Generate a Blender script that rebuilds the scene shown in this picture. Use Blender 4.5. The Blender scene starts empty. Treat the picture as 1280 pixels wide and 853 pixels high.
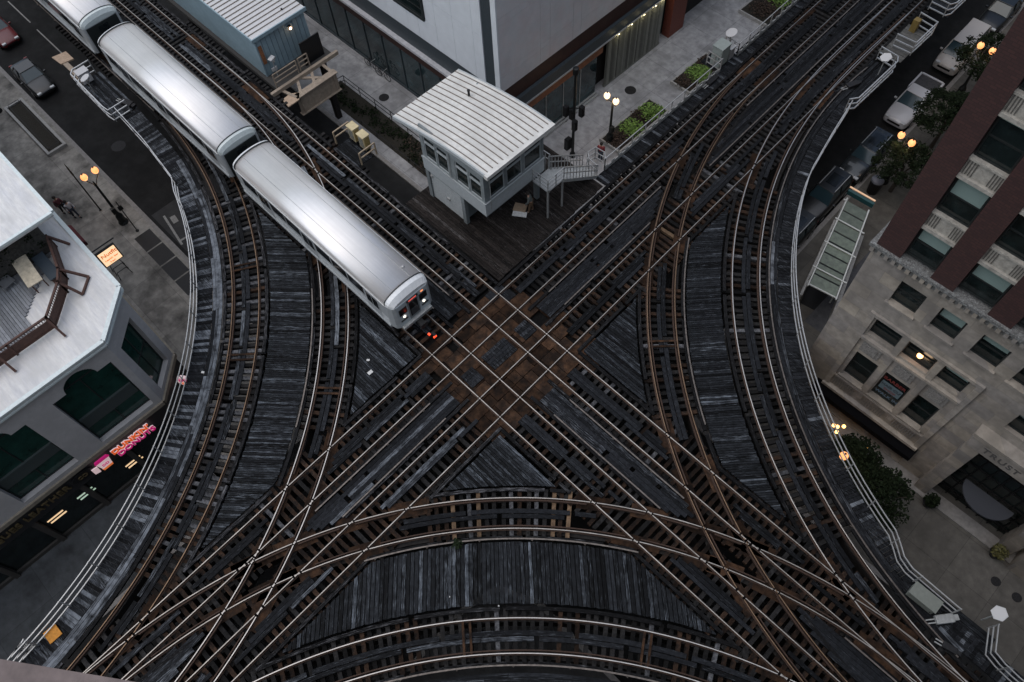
import bpy, bmesh, math, random
import numpy as np
from mathutils import Vector, Matrix
random.seed(7)
R = random.random
def rnd(a, b): return a + (b - a) * random.random()
scene = bpy.context.scene
COL = scene.collection
SK = -0.0296            # the north-east street is not quite square to the north-west one
ZS = -6.7               # street level; rail heads are at z = 0
GA = 0.7525             # half gauge, rail centre to rail centre

# ------------------------------------------------------------------ camera, world, sun
cam_d = bpy.data.cameras.new("camera"); cam = bpy.data.objects.new("camera", cam_d); COL.objects.link(cam)
def Rm(ax, ay, az):
    return Matrix.Rotation(az, 3, 'Z') @ Matrix.Rotation(ay, 3, 'Y') @ Matrix.Rotation(ax, 3, 'X')
cam.matrix_world = Matrix.Translation((15.5492, -12.5843, 37.4117)) @ Rm(0.5028, 0.0378, 0.7855).to_4x4()
cam_d.sensor_width = 36.0; cam_d.lens = 36.0 * 988.69 / 1280
cam_d.clip_start = 0.1; cam_d.clip_end = 3000
scene.camera = cam

SUN_EL, SUN_AZ = math.radians(66), math.radians(235)    # direction the light comes from (azimuth in the xy plane)
w = bpy.data.worlds.new("World"); scene.world = w; w.use_nodes = True
nt = w.node_tree; bg = nt.nodes['Background']
sky = nt.nodes.new('ShaderNodeTexSky'); sky.sky_type = 'NISHITA'; sky.sun_disc = False
sky.sun_elevation = SUN_EL; sky.sun_rotation = math.pi / 2 - SUN_AZ
sky.air_density = 1.2; sky.dust_density = 2.0; sky.ozone_density = 1.0
nt.links.new(sky.outputs[0], bg.inputs[0]); bg.inputs[1].default_value = 0.095
sd = bpy.data.lights.new("sun", 'SUN'); sun = bpy.data.objects.new("sun", sd); COL.objects.link(sun)
sd.energy = 1.5; sd.angle = math.radians(112); sd.color = (1.0, 0.975, 0.94)
dv = Vector((math.cos(SUN_EL) * math.cos(SUN_AZ), math.cos(SUN_EL) * math.sin(SUN_AZ), math.sin(SUN_EL)))
sun.rotation_euler = dv.to_track_quat('Z', 'Y').to_euler()
sun.location = dv * 60
scene.view_settings.view_transform = 'Standard'; scene.view_settings.look = 'None'
scene.view_settings.gamma = 1.0; scene.view_settings.use_curve_mapping = False
scene.view_settings.exposure = 0.3
scene.render.engine = 'CYCLES'

# ------------------------------------------------------------------ materials
MATS = {}
def mat(name, col, rough=0.8, metal=0.0, var=0.0, noise=0.0, nscale=3.0, stretch=None, bump=0.0, col2=None,
        emit=None, estr=0.0, rand=0.0, alpha=1.0, trans=0.0, spec=0.5, coat=0.0, streak=None, dirt=0.0, fine=0.0):
    """one procedural material: base colour mixed with col2 by noise, brightness varied per piece ('var' attribute) or per object"""
    if name in MATS: return MATS[name]
    m = bpy.data.materials.new(name); m.use_nodes = True; t = m.node_tree; N = t.nodes; L = t.links
    b = N['Principled BSDF']; MATS[name] = m
    b.inputs['Roughness'].default_value = rough; b.inputs['Metallic'].default_value = metal
    b.inputs['Specular IOR Level'].default_value = spec
    if coat: b.inputs['Coat Weight'].default_value = coat
    if trans: b.inputs['Transmission Weight'].default_value = trans
    if alpha < 1: b.inputs['Alpha'].default_value = alpha
    if emit:
        b.inputs['Emission Color'].default_value = (*emit, 1); b.inputs['Emission Strength'].default_value = estr
    geo = N.new('ShaderNodeTexCoord')
    def nz(scale, detail=4.0, src=None, rough_=0.6):
        n = N.new('ShaderNodeTexNoise'); n.inputs['Scale'].default_value = scale; n.inputs['Detail'].default_value = detail
        n.inputs['Roughness'].default_value = rough_
        if src is None:
            L.new(geo.outputs['Object'], n.inputs['Vector'])
        else: L.new(src, n.inputs['Vector'])
        return n.outputs['Fac']
    def mix(fac, a, c, mode='MIX'):
        x = N.new('ShaderNodeMix'); x.data_type = 'RGBA'; x.blend_type = mode
        for s, v in ((x.inputs[0], fac), (x.inputs[6], a), (x.inputs[7], c)):
            if isinstance(v, (int, float)): s.default_value = v
            elif isinstance(v, tuple): s.default_value = (*v, 1)
            else: L.new(v, s)
        return x.outputs[2]
    def ramp(v, a, c):
        r = N.new('ShaderNodeMapRange'); r.inputs[1].default_value = a; r.inputs[2].default_value = c; L.new(v, r.inputs[0]); r.clamp = True
        return r.outputs[0]
    src = None
    if stretch:
        mp = N.new('ShaderNodeMapping'); mp.inputs['Scale'].default_value = stretch; L.new(geo.outputs['Object'], mp.inputs[0]); src = mp.outputs[0]
    c = col
    cur = None
    if col2:
        f = ramp(nz(nscale, 5, src), 0.42, 0.62); cur = mix(f, col, col2)
    if noise:
        f = ramp(nz(nscale * 2.3, 6, src), 0.3, 0.7)
        mm = N.new('ShaderNodeMapRange'); L.new(f, mm.inputs[0]); mm.inputs[3].default_value = 1 - noise; mm.inputs[4].default_value = 1 + noise
        cc = N.new('ShaderNodeCombineColor'); [L.new(mm.outputs[0], cc.inputs[k]) for k in range(3)]
        cur = mix(1.0, cur if cur is not None else col, cc.outputs[0], 'MULTIPLY')
    if fine:
        f = ramp(nz(38.0, 3, src), 0.25, 0.75)
        mm = N.new('ShaderNodeMapRange'); L.new(f, mm.inputs[0]); mm.inputs[3].default_value = 1 - fine; mm.inputs[4].default_value = 1 + fine
        cc = N.new('ShaderNodeCombineColor'); [L.new(mm.outputs[0], cc.inputs[k]) for k in range(3)]
        cur = mix(1.0, cur if cur is not None else col, cc.outputs[0], 'MULTIPLY')
    if dirt:
        f = ramp(nz(0.55, 7), 0.45, 0.7)
        cur = mix(f, cur if cur is not None else col, tuple(x * (1 - dirt) for x in col))
    if var:
        a = N.new('ShaderNodeAttribute'); a.attribute_name = 'var'
        mm = N.new('ShaderNodeMapRange'); L.new(a.outputs['Fac'], mm.inputs[0]); mm.inputs[3].default_value = 1 - var; mm.inputs[4].default_value = 1 + var
        cc = N.new('ShaderNodeCombineColor'); [L.new(mm.outputs[0], cc.inputs[k]) for k in range(3)]
        cur = mix(1.0, cur if cur is not None else col, cc.outputs[0], 'MULTIPLY')
    if streak:      # (colour, amount): worn pale planks, chosen by the per-piece value and broken up by noise
        a = N.new('ShaderNodeAttribute'); a.attribute_name = 'wear'; pa = N.new('ShaderNodeAttribute'); pa.attribute_name = 'pc'
        mp2 = N.new('ShaderNodeMapping'); mp2.inputs['Scale'].default_value = (1.1, 22, 1); L.new(pa.outputs['Vector'], mp2.inputs[0])
        f = nz(1.6, 6, mp2.outputs[0], 0.72)
        m1 = N.new('ShaderNodeMath'); m1.operation = 'MULTIPLY_ADD'; L.new(a.outputs['Fac'], m1.inputs[0]); m1.inputs[1].default_value = .20; L.new(f, m1.inputs[2])
        f3 = ramp(m1.outputs[0], .60, .76)
        mm = N.new('ShaderNodeMath'); mm.operation = 'MULTIPLY'; L.new(f3, mm.inputs[0])
        f4 = ramp(nz(2.3, 4, None, .6), .25, .6); L.new(f4, mm.inputs[1])
        cur = mix(mm.outputs[0], cur if cur is not None else col, streak)
    if rand:
        o = N.new('ShaderNodeObjectInfo')
        mm = N.new('ShaderNodeMapRange'); L.new(o.outputs['Random'], mm.inputs[0]); mm.inputs[3].default_value = 1 - rand; mm.inputs[4].default_value = 1 + rand
        cc = N.new('ShaderNodeCombineColor'); [L.new(mm.outputs[0], cc.inputs[k]) for k in range(3)]
        cur = mix(1.0, cur if cur is not None else col, cc.outputs[0], 'MULTIPLY')
    if cur is None: b.inputs['Base Color'].default_value = (*col, 1)
    else: L.new(cur, b.inputs['Base Color'])
    if bump:
        bp = N.new('ShaderNodeBump'); bp.inputs['Strength'].default_value = bump; bp.inputs['Distance'].default_value = 0.02
        L.new(nz(nscale * 4, 6, src), bp.inputs['Height']); L.new(bp.outputs[0], b.inputs['Normal'])
    return m

M_tie = mat('weathered_tie', (0.017, 0.0165, 0.0165), 0.8, rand=0.8, noise=0.5, nscale=3, fine=0.5, col2=(0.010, 0.0095, 0.009), spec=0.12)
M_tie_pale = mat('pale_tie', (0.10, 0.103, 0.108), 0.85, rand=0.45, noise=0.5, nscale=5, fine=0.4, col2=(0.05, 0.05, 0.055), spec=0.12)
M_tie_rust = mat('rust_stained_tie', (0.034, 0.020, 0.013), 0.85, rand=0.6, noise=0.5, nscale=4, fine=0.3, col2=(0.012, 0.009, 0.0075), spec=0.12)
M_tie_new = mat('new_tan_tie', (0.15, 0.10, 0.062), 0.85, rand=0.3, noise=0.4, nscale=4, spec=0.12)
M_plank = mat('weathered_plank', (0.0100, 0.0112, 0.0130), 0.68, var=0.85, noise=0.45, nscale=2.0, fine=0.3, streak=(0.19, 0.215, 0.245), bump=0.4, spec=0.12)
M_plank_br = mat('brown_plank', (0.018, 0.0150, 0.0135), 0.8, var=0.45, noise=0.4, nscale=1.6, fine=0.35, streak=(0.16, 0.15, 0.145), bump=0.3, spec=0.12)
M_walk = mat('walk_plank', (0.0105, 0.0115, 0.0135), 0.72, var=0.6, noise=0.5, nscale=3, fine=0.3, streak=(0.20, 0.22, 0.245), bump=0.3, spec=0.12)
M_guard = mat('guard_timber', (0.009, 0.009, 0.0095), 0.85, var=0.45, noise=0.5, nscale=4, fine=0.4, streak=(0.2, 0.2, 0.21), spec=0.12)
M_railtop = mat('polished_rail', (0.50, 0.48, 0.455), 0.42, 1.0, noise=0.12, nscale=1.0)
M_railrust = mat('rusty_rail', (0.22, 0.15, 0.10), 0.52, 1.0, noise=0.25, nscale=1.0)
M_railweb = mat('rail_web', (0.06, 0.035, 0.024), 0.85, 0.2, noise=0.3, nscale=5)
M_railmid = mat('worn_rail', (0.38, 0.355, 0.325), 0.44, 1.0, noise=0.3, nscale=.7)
M_third = mat('contact_rail', (0.17, 0.15, 0.135), 0.55, 0.85, noise=0.35, nscale=2)
M_rustplate = mat('rusted_plate', (0.043, 0.023, 0.013), 0.85, 0.0, var=0.55, noise=0.5, nscale=1.6, fine=0.6, col2=(0.017, 0.011, 0.008), spec=0.12)
M_girder = mat('dark_girder', (0.035, 0.033, 0.032), 0.75, 0.2, noise=0.3, spec=0.12)

# ------------------------------------------------------------------ mesh helper
class MB:
    def __init__(s): s.v = []; s.f = []; s.var = []; s.wear = []; s.mi = []; s.pc = []
    def add(s, vs, fs, var=None, wear=0.0, mi=0, pc=None):
        o = len(s.v); s.v += [tuple(p) for p in vs]; s.pc += [tuple(p) for p in (pc or vs)]
        if var is None: var = R()
        for f in fs: s.f.append([o + i for i in f]); s.var.append(var); s.wear.append(wear); s.mi.append(mi)
    def prism(s, poly, z0, z1, **k):
        n = len(poly); a = sum(poly[i][0] * poly[(i + 1) % n][1] - poly[(i + 1) % n][0] * poly[i][1] for i in range(n))
        if a < 0: poly = poly[::-1]
        vs = [(x, y, z0) for x, y in poly] + [(x, y, z1) for x, y in poly]
        fs = [list(range(n))[::-1], list(range(n, 2 * n))] + [[i, (i + 1) % n, n + (i + 1) % n, n + i] for i in range(n)]
        if 'pc' in k: q = k['pc'][::-1] if a < 0 else k['pc']; k = dict(k, pc=q + q)
        s.add(vs, fs, **k); return s
    def box(s, c, d, rz=0.0, M=None, **k):
        hx, hy, hz = d[0] / 2, d[1] / 2, d[2] / 2; cs, sn = math.cos(rz), math.sin(rz); vs = []
        for z in (-hz, hz):
            for x, y in ((-hx, -hy), (hx, -hy), (hx, hy), (-hx, hy)):
                p = Vector((x, y, z))
                if M is not None: p = M @ p
                else: p = Vector((x * cs - y * sn, x * sn + y * cs, z))
                vs.append((c[0] + p.x, c[1] + p.y, c[2] + p.z))
        s.add(vs, [[3, 2, 1, 0], [4, 5, 6, 7], [0, 1, 5, 4], [1, 2, 6, 5], [2, 3, 7, 6], [3, 0, 4, 7]], **k); return s
    def b2(s, x0, x1, y0, y1, z0, z1, **k): return s.box(((x0 + x1) / 2, (y0 + y1) / 2, (z0 + z1) / 2), (abs(x1 - x0), abs(y1 - y0), abs(z1 - z0)), **k)
    def bar(s, p, q, wd, ht=None, **k):
        p = Vector(p); q = Vector(q); d = q - p; L = d.length
        if L < 1e-6: return s
        ht = ht or wd; z = Vector((0, 0, 1)) if abs(d.normalized().z) < 0.98 else Vector((0, 1, 0))
        x = d.normalized(); y = z.cross(x).normalized(); zz = x.cross(y)
        M = Matrix((x, y, zz)).transposed()
        return s.box((p + q) / 2, (L, wd, ht), M=M, **k)
    def tube(s, pts, r, n=8, caps=True, **k):
        pts = [Vector(p) for p in pts]; rings = []; m = len(pts)
        rr = r if isinstance(r, (list, tuple)) else [r] * m
        up = None; vs = []
        for i, p in enumerate(pts):
            d = (pts[min(i + 1, m - 1)] - pts[max(i - 1, 0)])
            if d.length < 1e-9: d = Vector((0, 0, 1))
            d.normalize()
            if up is None: up = Vector((0, 0, 1)) if abs(d.z) < 0.9 else Vector((1, 0, 0))
            x = up.cross(d); x = x.normalized() if x.length > 1e-6 else Vector((1, 0, 0)); y = d.cross(x)
            up = y if abs(d.z) >= 0.9 else up
            for j in range(n):
                a = 2 * math.pi * j / n; vs.append(p + (x * math.cos(a) + y * math.sin(a)) * rr[i])
        fs = [[i * n + j, i * n + (j + 1) % n, (i + 1) * n + (j + 1) % n, (i + 1) * n + j] for i in range(m - 1) for j in range(n)]
        if caps: fs += [list(range(n))[::-1], [(m - 1) * n + j for j in range(n)]]
        s.add(vs, fs, **k); return s
    def lathe(s, c, prof, n=16, **k):
        vs = []; m = len(prof)
        for r, z in prof:
            for j in range(n):
                a = 2 * math.pi * j / n; vs.append((c[0] + r * math.cos(a), c[1] + r * math.sin(a), c[2] + z))
        fs = [[i * n + j, i * n + (j + 1) % n, (i + 1) * n + (j + 1) % n, (i + 1) * n + j] for i in range(m - 1) for j in range(n)]
        fs += [list(range(n))[::-1], [(m - 1) * n + j for j in range(n)]]
        s.add(vs, fs, **k); return s
    def sweep(s, pts, prof, closed=True, **k):
        """pts: 2-D or 3-D polyline; prof: (lateral, z) loop"""
        P = [Vector((*p, 0)) if len(p) == 2 else Vector(p) for p in pts]; m = len(P); n = len(prof); vs = []
        for i, p in enumerate(P):
            d = P[min(i + 1, m - 1)] - P[max(i - 1, 0)]; d.z = 0; d.normalize(); nx = Vector((-d.y, d.x, 0))
            for a, z in prof: vs.append(p + nx * a + Vector((0, 0, z)))
        fs = [[i * n + j, (i + 1) * n + j, (i + 1) * n + (j + 1) % n, i * n + (j + 1) % n] for i in range(m - 1) for j in range(n)]
        fs += [list(range(n)), [(m - 1) * n + j for j in range(n)][::-1]]
        rr_ = rnd(0, 90); k['pc'] = [(i * .25 + rr_, a, rr_) for i in range(m) for a, z in prof]
        s.add(vs, fs, **k); return s
    def build(s, name, m, parent=None, smooth=False, origin=None):
        me = bpy.data.meshes.new(name)
        ox, oy, oz = origin or (0, 0, 0)
        me.from_pydata([(x - ox, y - oy, z - oz) for x, y, z in s.v], [], s.f)
        for mm in (m if isinstance(m, (list, tuple)) else [m]): me.materials.append(mm)
        a = me.attributes.new('var', 'FLOAT', 'FACE'); a.data.foreach_set('value', s.var)
        a = me.attributes.new('wear', 'FLOAT', 'FACE'); a.data.foreach_set('value', s.wear)
        a = me.attributes.new('pc', 'FLOAT_VECTOR', 'POINT'); a.data.foreach_set('vector', [c for p in s.pc for c in p])
        me.polygons.foreach_set('material_index', s.mi)
        if smooth: me.polygons.foreach_set('use_smooth', [True] * len(me.polygons))
        me.update(); bm = bmesh.new(); bm.from_mesh(me); bmesh.ops.recalc_face_normals(bm, faces=bm.faces); bm.to_mesh(me); bm.free()
        o = bpy.data.objects.new(name, me); COL.objects.link(o)
        if parent is not None: o.parent = parent; o.location = (ox, oy, oz)   # parents sit at the origin unless told otherwise
        else: o.location = (ox, oy, oz)
        return o
def thing(name, label, cat, group=None, loc=(0, 0, 0), rz=0.0):
    o = bpy.data.objects.new(name, None); COL.objects.link(o); o.location = loc; o.rotation_euler = (0, 0, rz)
    o.empty_display_size = 0.3; o['label'] = label; o['category'] = cat
    if group: o['group'] = group
    return o
def tag(o, label, cat, group=None):
    o['label'] = label; o['category'] = cat
    if group: o['group'] = group
    return o
def struct(o, kind='structure'):
    o['kind'] = kind; return o
def bevel(o, wd=0.03, seg=2):
    b = o.modifiers.new('bevel', 'BEVEL'); b.width = wd; b.segments = seg; b.limit_method = 'ANGLE'; return o
def copy_tree(o, parent=None):
    c = o.copy(); COL.objects.link(c); c.parent = parent
    for ch in list(o.children): copy_tree(ch, c)
    return c

# ------------------------------------------------------------------ track geometry in plan
def dens(pts, step=0.25):
    pts = np.array(pts, float); seg = np.linalg.norm(np.diff(pts, axis=0), axis=1); s = np.r_[0, np.cumsum(seg)]
    n = max(2, int(s[-1] / step)); t = np.linspace(0, s[-1], n + 1)
    return np.c_[np.interp(t, s, pts[:, 0]), np.interp(t, s, pts[:, 1])]
def nrm(P):
    d = np.gradient(P, axis=0); d /= np.linalg.norm(d, axis=1)[:, None]; return np.c_[-d[:, 1], d[:, 0]]
def off(P, a): return P + nrm(P) * a          # positive = left of travel
DA, DB = 3.681, 3.7156
def aline(y, x0, x1): return dens([(x0, y), (x1, y)])
def bline(b, y0, y1): return dens([(b + SK * y0, y0), (b + SK * y1, y1)])
def curve(c, r, a0, a1, p0, t0, p1, t1, ins=13, ext=8.0):
    """arc between two straight tracks, eased into each (p: point function on the line, t: direction of travel)"""
    d = 1 if a1 > a0 else -1
    A = np.radians(np.linspace(a0 + d * ins, a1 - d * ins, 60)); arc = np.c_[c[0] + r * np.cos(A), c[1] + r * np.sin(A)]
    def herm(P, T, Q, U, n=24):
        L = np.linalg.norm(Q - P); u = np.linspace(0, 1, n)[:, None]
        return (2*u**3-3*u**2+1)*P + (u**3-2*u**2+u)*T*L + (-2*u**3+3*u**2)*Q + (u**3-u**2)*U*L
    ta = (arc[1] - arc[0]); ta /= np.linalg.norm(ta); tb = (arc[-1] - arc[-2]); tb /= np.linalg.norm(tb)
    P0 = np.array(p0); P1 = np.array(p1)
    return dens(np.vstack([herm(P0, np.array(t0), arc[0], ta)[:-1], arc, herm(arc[-1], tb, P1, np.array(t1))[1:]]))
TB = np.array((SK, 1.0)) / math.hypot(SK, 1)
def onb(b, y): return (b + SK * y, y)
TR = {}
TR['A12'] = aline(DA / 2, -78, 60); TR['A34'] = aline(-DA / 2, -78, 60)
TR['B12'] = bline(-DB / 2, -46, 62); TR['B34'] = bline(DB / 2, -46, 62)
TR['W_in'] = curve((-27.0, -27.93), 29.84, 90, 0, (-33, DA/2), (1, 0), onb(DB/2, -36), -TB)
TR['W_out'] = curve((-29.03, -30.08), 27.77, 90, 0, (-40, -DA/2), (1, 0), onb(-DB/2, -40), -TB, ins=10)
TR['E_in'] = curve((26.32, 26.98), 28.9, 180, 270, onb(-DB/2, 33), -TB, (33, -DA/2), (1, 0))
TR['E_out'] = curve((28.75, 29.55), 27.75, 180, 270, onb(DB/2, 40), -TB, (40, DA/2), (1, 0), ins=10)
TR['S_in'] = curve((25.25, -24.27), 26.26, 180, 90, onb(-DB/2, -33), TB, (33, DA/2), (1, 0))
TR['S_out'] = curve((29.7, -28.3), 26.65, 180, 90, onb(DB/2, -40), TB, (40, -DA/2), (1, 0), ins=10)
def sdist(name, P):
    """signed lateral distance (left +) of points P to a track centreline; far past the ends it grows"""
    C = TR[name][::2]; N_ = nrm(TR[name])[::2]; P = np.atleast_2d(P)
    D = P[:, None, :] - C[None]; d2 = (D ** 2).sum(2); i = d2.argmin(1); r = np.arange(len(P))
    lat = (D[r, i] * N_[i]).sum(1); dist = np.sqrt(d2[r, i]); sg = np.where(lat >= 0, 1, -1)
    return np.where(dist > abs(lat) + 0.35, sg * dist, lat)
NAMES = list(TR)
def conflict(me_name, P, rail=0.3):
    """True where a point lies on or beside a rail of any other track"""
    P = np.atleast_2d(P); bad = np.zeros(len(P), bool)
    for n in NAMES:
        if n == me_name: continue
        bad |= abs(abs(sdist(n, P)) - GA) < rail
    return bad
def runs(mask, minlen=3):
    out = []; s0 = None
    for i, v in enumerate(list(mask) + [False]):
        if v and s0 is None: s0 = i
        if not v and s0 is not None:
            if i - s0 >= minlen: out.append((s0, i))
            s0 = None
    return out
RAILP_TOP = [(-.026, -.028), (.026, -.028), (.024, -.004), (.014, 0), (-.014, 0), (-.024, -.004)]
RAILP_WEB = [(-.07, -.16), (.07, -.16), (.07, -.148), (.012, -.125), (.012, -.028), (-.012, -.028), (-.012, -.125), (-.07, -.148)]
STRAIGHT = ('A12', 'A34', 'B12', 'B34')
def inview(p, m=1.5):
    return True
def ws(x, y):     # the east side of the junction keeps dark boards; the west side is worn pale
    return .25 if x + y > 5 else .6 if x + y > -3 else 1.0
LAB = {
 'A12': 'straight railway track on the signal tower side of the silver train',
 'A34': 'straight railway track that the silver train stands on',
 'B12': 'straight railway track running past the tower deck and stair, crossing just ahead of the train',
 'B34': 'straight railway track crossing the diamond, next to the triangular deck of pale streaked boards',
 'W_in': 'curved railway track that disappears under the leading car of the silver train',
 'W_out': 'curved railway track beside the white railing at the lit shop sign',
 'E_in': 'rusty brown curved railway track between the triangular deck and the plain dark crescent deck',
 'E_out': 'curved railway track with bright rails nearest the glass stair canopy and brick building',
 'S_in': 'curved railway track with tan patched ties, above the crescent deck of upright boards',
 'S_out': 'curved railway track with bright rails below the crescent deck of upright boards'}
TIE_ME = {}
def tie_mesh(m, L=2.45):
    key = (m.name, L)
    if key not in TIE_ME:
        b = MB(); b.box((0, 0, -.27), (L, .2, .21)); o = b.build('sleeper', m); TIE_ME[key] = o.data; bpy.data.objects.remove(o)
    return TIE_ME[key]
POLISH = {'W_in', 'E_out', 'S_out'}
TRK = {}
for ti, (n, C) in enumerate(TR.items()):
    t = thing('railway_track', LAB[n], 'railway track', 'elevated railway tracks of the junction'); TRK[n] = t
    dz = -0.0022 * ti
    st = n in STRAIGHT
    for sgn in (-1, 1):
        Q = off(C, sgn * GA)
        near = np.zeros(len(Q), bool)
        top = MB(); web = MB()
        for a, b in runs(~near, 2):
            P_ = [(x, y, dz) for x, y in Q[max(a - 0, 0):b]]
            top.sweep(P_, RAILP_TOP); web.sweep(P_, RAILP_WEB)
        r = top.build('rail', M_railtop if n in POLISH else M_railmid if st or n == 'S_in' else M_railrust, t)
        web.build('rail_web', M_railweb, r)
    # planks between the rails, guard timbers outside, contact rail
    FW = {}; L = len(C)
    for k, (a, wd) in enumerate(((-.13, .2), (.12, .22)) if not st else ((-.2, .19), (.02, .2), (.23, .19))):
        Q = off(C, a); bad = conflict(n, Q, 0.28)
        if st: bad |= (abs(C[:, 0]) < 3.4) & (abs(C[:, 1]) < 3.4)
        for i0, i1 in runs(~bad, 10):
            s = i0; pl = MB(); FW.setdefault(round((i0 + i1) / 40), []).append(pl)
            while s < i1 - 3:
                e = min(i1, s + random.choice([10, 13, 16, 20, 24])); zt = -.085 + rnd(-.012, .012)
                if e - s >= 3 and R() > 0.03:
                    pl.sweep([(x, y, 0) for x, y in Q[s:e]], [(-wd/2, zt - .07), (wd/2, zt - .07), (wd/2, zt), (-wd/2, zt)], wear=random.choice([0, .3, .6, 1.1]) * R() * ws(*Q[s]))
                s = e
    for fl in FW.values():
        m_ = MB()
        for q in fl:
            o_ = len(m_.v); m_.v += q.v; m_.f += [[i + o_ for i in f] for f in q.f]; m_.var += q.var; m_.wear += q.wear; m_.pc += q.pc; m_.mi += q.mi
        if m_.v: m_.build('footwalk', M_walk, t)
    for sgn in (-1, 1):
        a = sgn * (GA + .43); Q = off(C, a); bad = conflict(n, Q, 0.22)
        for o2 in NAMES:
            if o2 != n: bad |= abs(sdist(o2, Q)) < 1.1
        s = None
        for i0, i1 in runs(~bad, 9):
            s = i0; gt = MB()
            while s < i1 - 3:
                e = min(i1, s + random.choice([16, 22, 28])); zt = -.05 + rnd(-.01, .01)
                if e - s >= 3: gt.sweep([(x, y, 0) for x, y in Q[s:e]], [(-.085, -.165), (.085, -.165), (.085, zt), (-.085, zt)], wear=rnd(0, .6) * ws(*Q[s]))
                s = e - 0
            if gt.v: gt.build('guard_timber', M_guard, t)
    # guard rail just inside the rails on curves (rusty)
    if not st:
        sgs = (-1, 1) if n in ('W_in', 'E_in', 'S_in') else ((-1,) if n in ('W_out', 'S_out') else (1,))
        for sgn in sgs:
            Q = off(C, sgn * (GA - .13)); bad = conflict(n, Q, .16)
            for i0, i1 in runs(~bad, 4): gr = MB(); gr.sweep([(x, y, -.012) for x, y in Q[i0:i1]], [(-.028, -.14), (.028, -.14), (.028, 0), (-.028, 0)]).build('check_rail', M_railweb, t)
# rust brown plates under every place where two rails cross
def seg_cross(P, Q):
    out = []
    for i in range(0, len(P) - 1, 4):
        a = P[i]; c = P[min(i + 4, len(P) - 1)]; r = c - a
        q = Q[::4]; sv = np.diff(q, axis=0); q = q[:-1]
        den = r[0] * sv[:, 1] - r[1] * sv[:, 0]; den = np.where(abs(den) < 1e-9, 1e-9, den)
        t_ = ((q[:, 0] - a[0]) * sv[:, 1] - (q[:, 1] - a[1]) * sv[:, 0]) / den; u_ = ((q[:, 0] - a[0]) * r[1] - (q[:, 1] - a[1]) * r[0]) / den
        for k in np.where((t_ >= 0) & (t_ < 1) & (u_ >= 0) & (u_ < 1))[0]: out.append((a + r * t_[k], math.atan2(r[1], r[0])))
    return out
CROSS = []
for i_, n1 in enumerate(NAMES):
    for n2 in NAMES[:i_]:
        if n1 in STRAIGHT and n2 in STRAIGHT: continue
        for s1 in (-GA, GA):
            for s2 in (-GA, GA):
                for p, a in seg_cross(off(TR[n1], s1), off(TR[n2], s2)):
                    CROSS.append(p); b = MB()
                    b.box((p[0], p[1], -.2), (rnd(1.5, 2.4), rnd(.5, .85), .08), rz=a, wear=0)
                    b.build('frog_plate', M_rustplate, TRK[n1])
CROSS = np.array(CROSS)
# dark flangeway notches on both sides of every rail crossing
def seg_dir(P, p):
    i = int(np.argmin(((P - p) ** 2).sum(1))); i = min(max(i, 1), len(P) - 2); d = P[i + 1] - P[i - 1]; return d / np.linalg.norm(d)
M_notch = mat('flangeway_gap', (0.006, 0.005, 0.005), 0.95, spec=0.05)
for i_, n1 in enumerate(NAMES):
    for n2 in NAMES[:i_]:
        for s1 in (-GA, GA):
            for s2 in (-GA, GA):
                Q1, Q2 = off(TR[n1], s1), off(TR[n2], s2)
                for p, a in seg_cross(Q1, Q2):
                    d1, d2 = seg_dir(Q1, p), seg_dir(Q2, p); sa = abs(d1[0] * d2[1] - d1[1] * d2[0])
                    if sa < .25: continue
                    b = MB()
                    for dd in (d1, d2):
                        k_ = min(.075 / sa, .4)
                        for sg in (-1, 1):
                            c_ = p + dd * k_ * sg; b.box((c_[0], c_[1], -.008), (min(.035 / sa, .11), .066, .0205), rz=math.atan2(dd[1], dd[0]))
                    b.build('flangeway_pattern', M_notch, TRK[n1])
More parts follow.
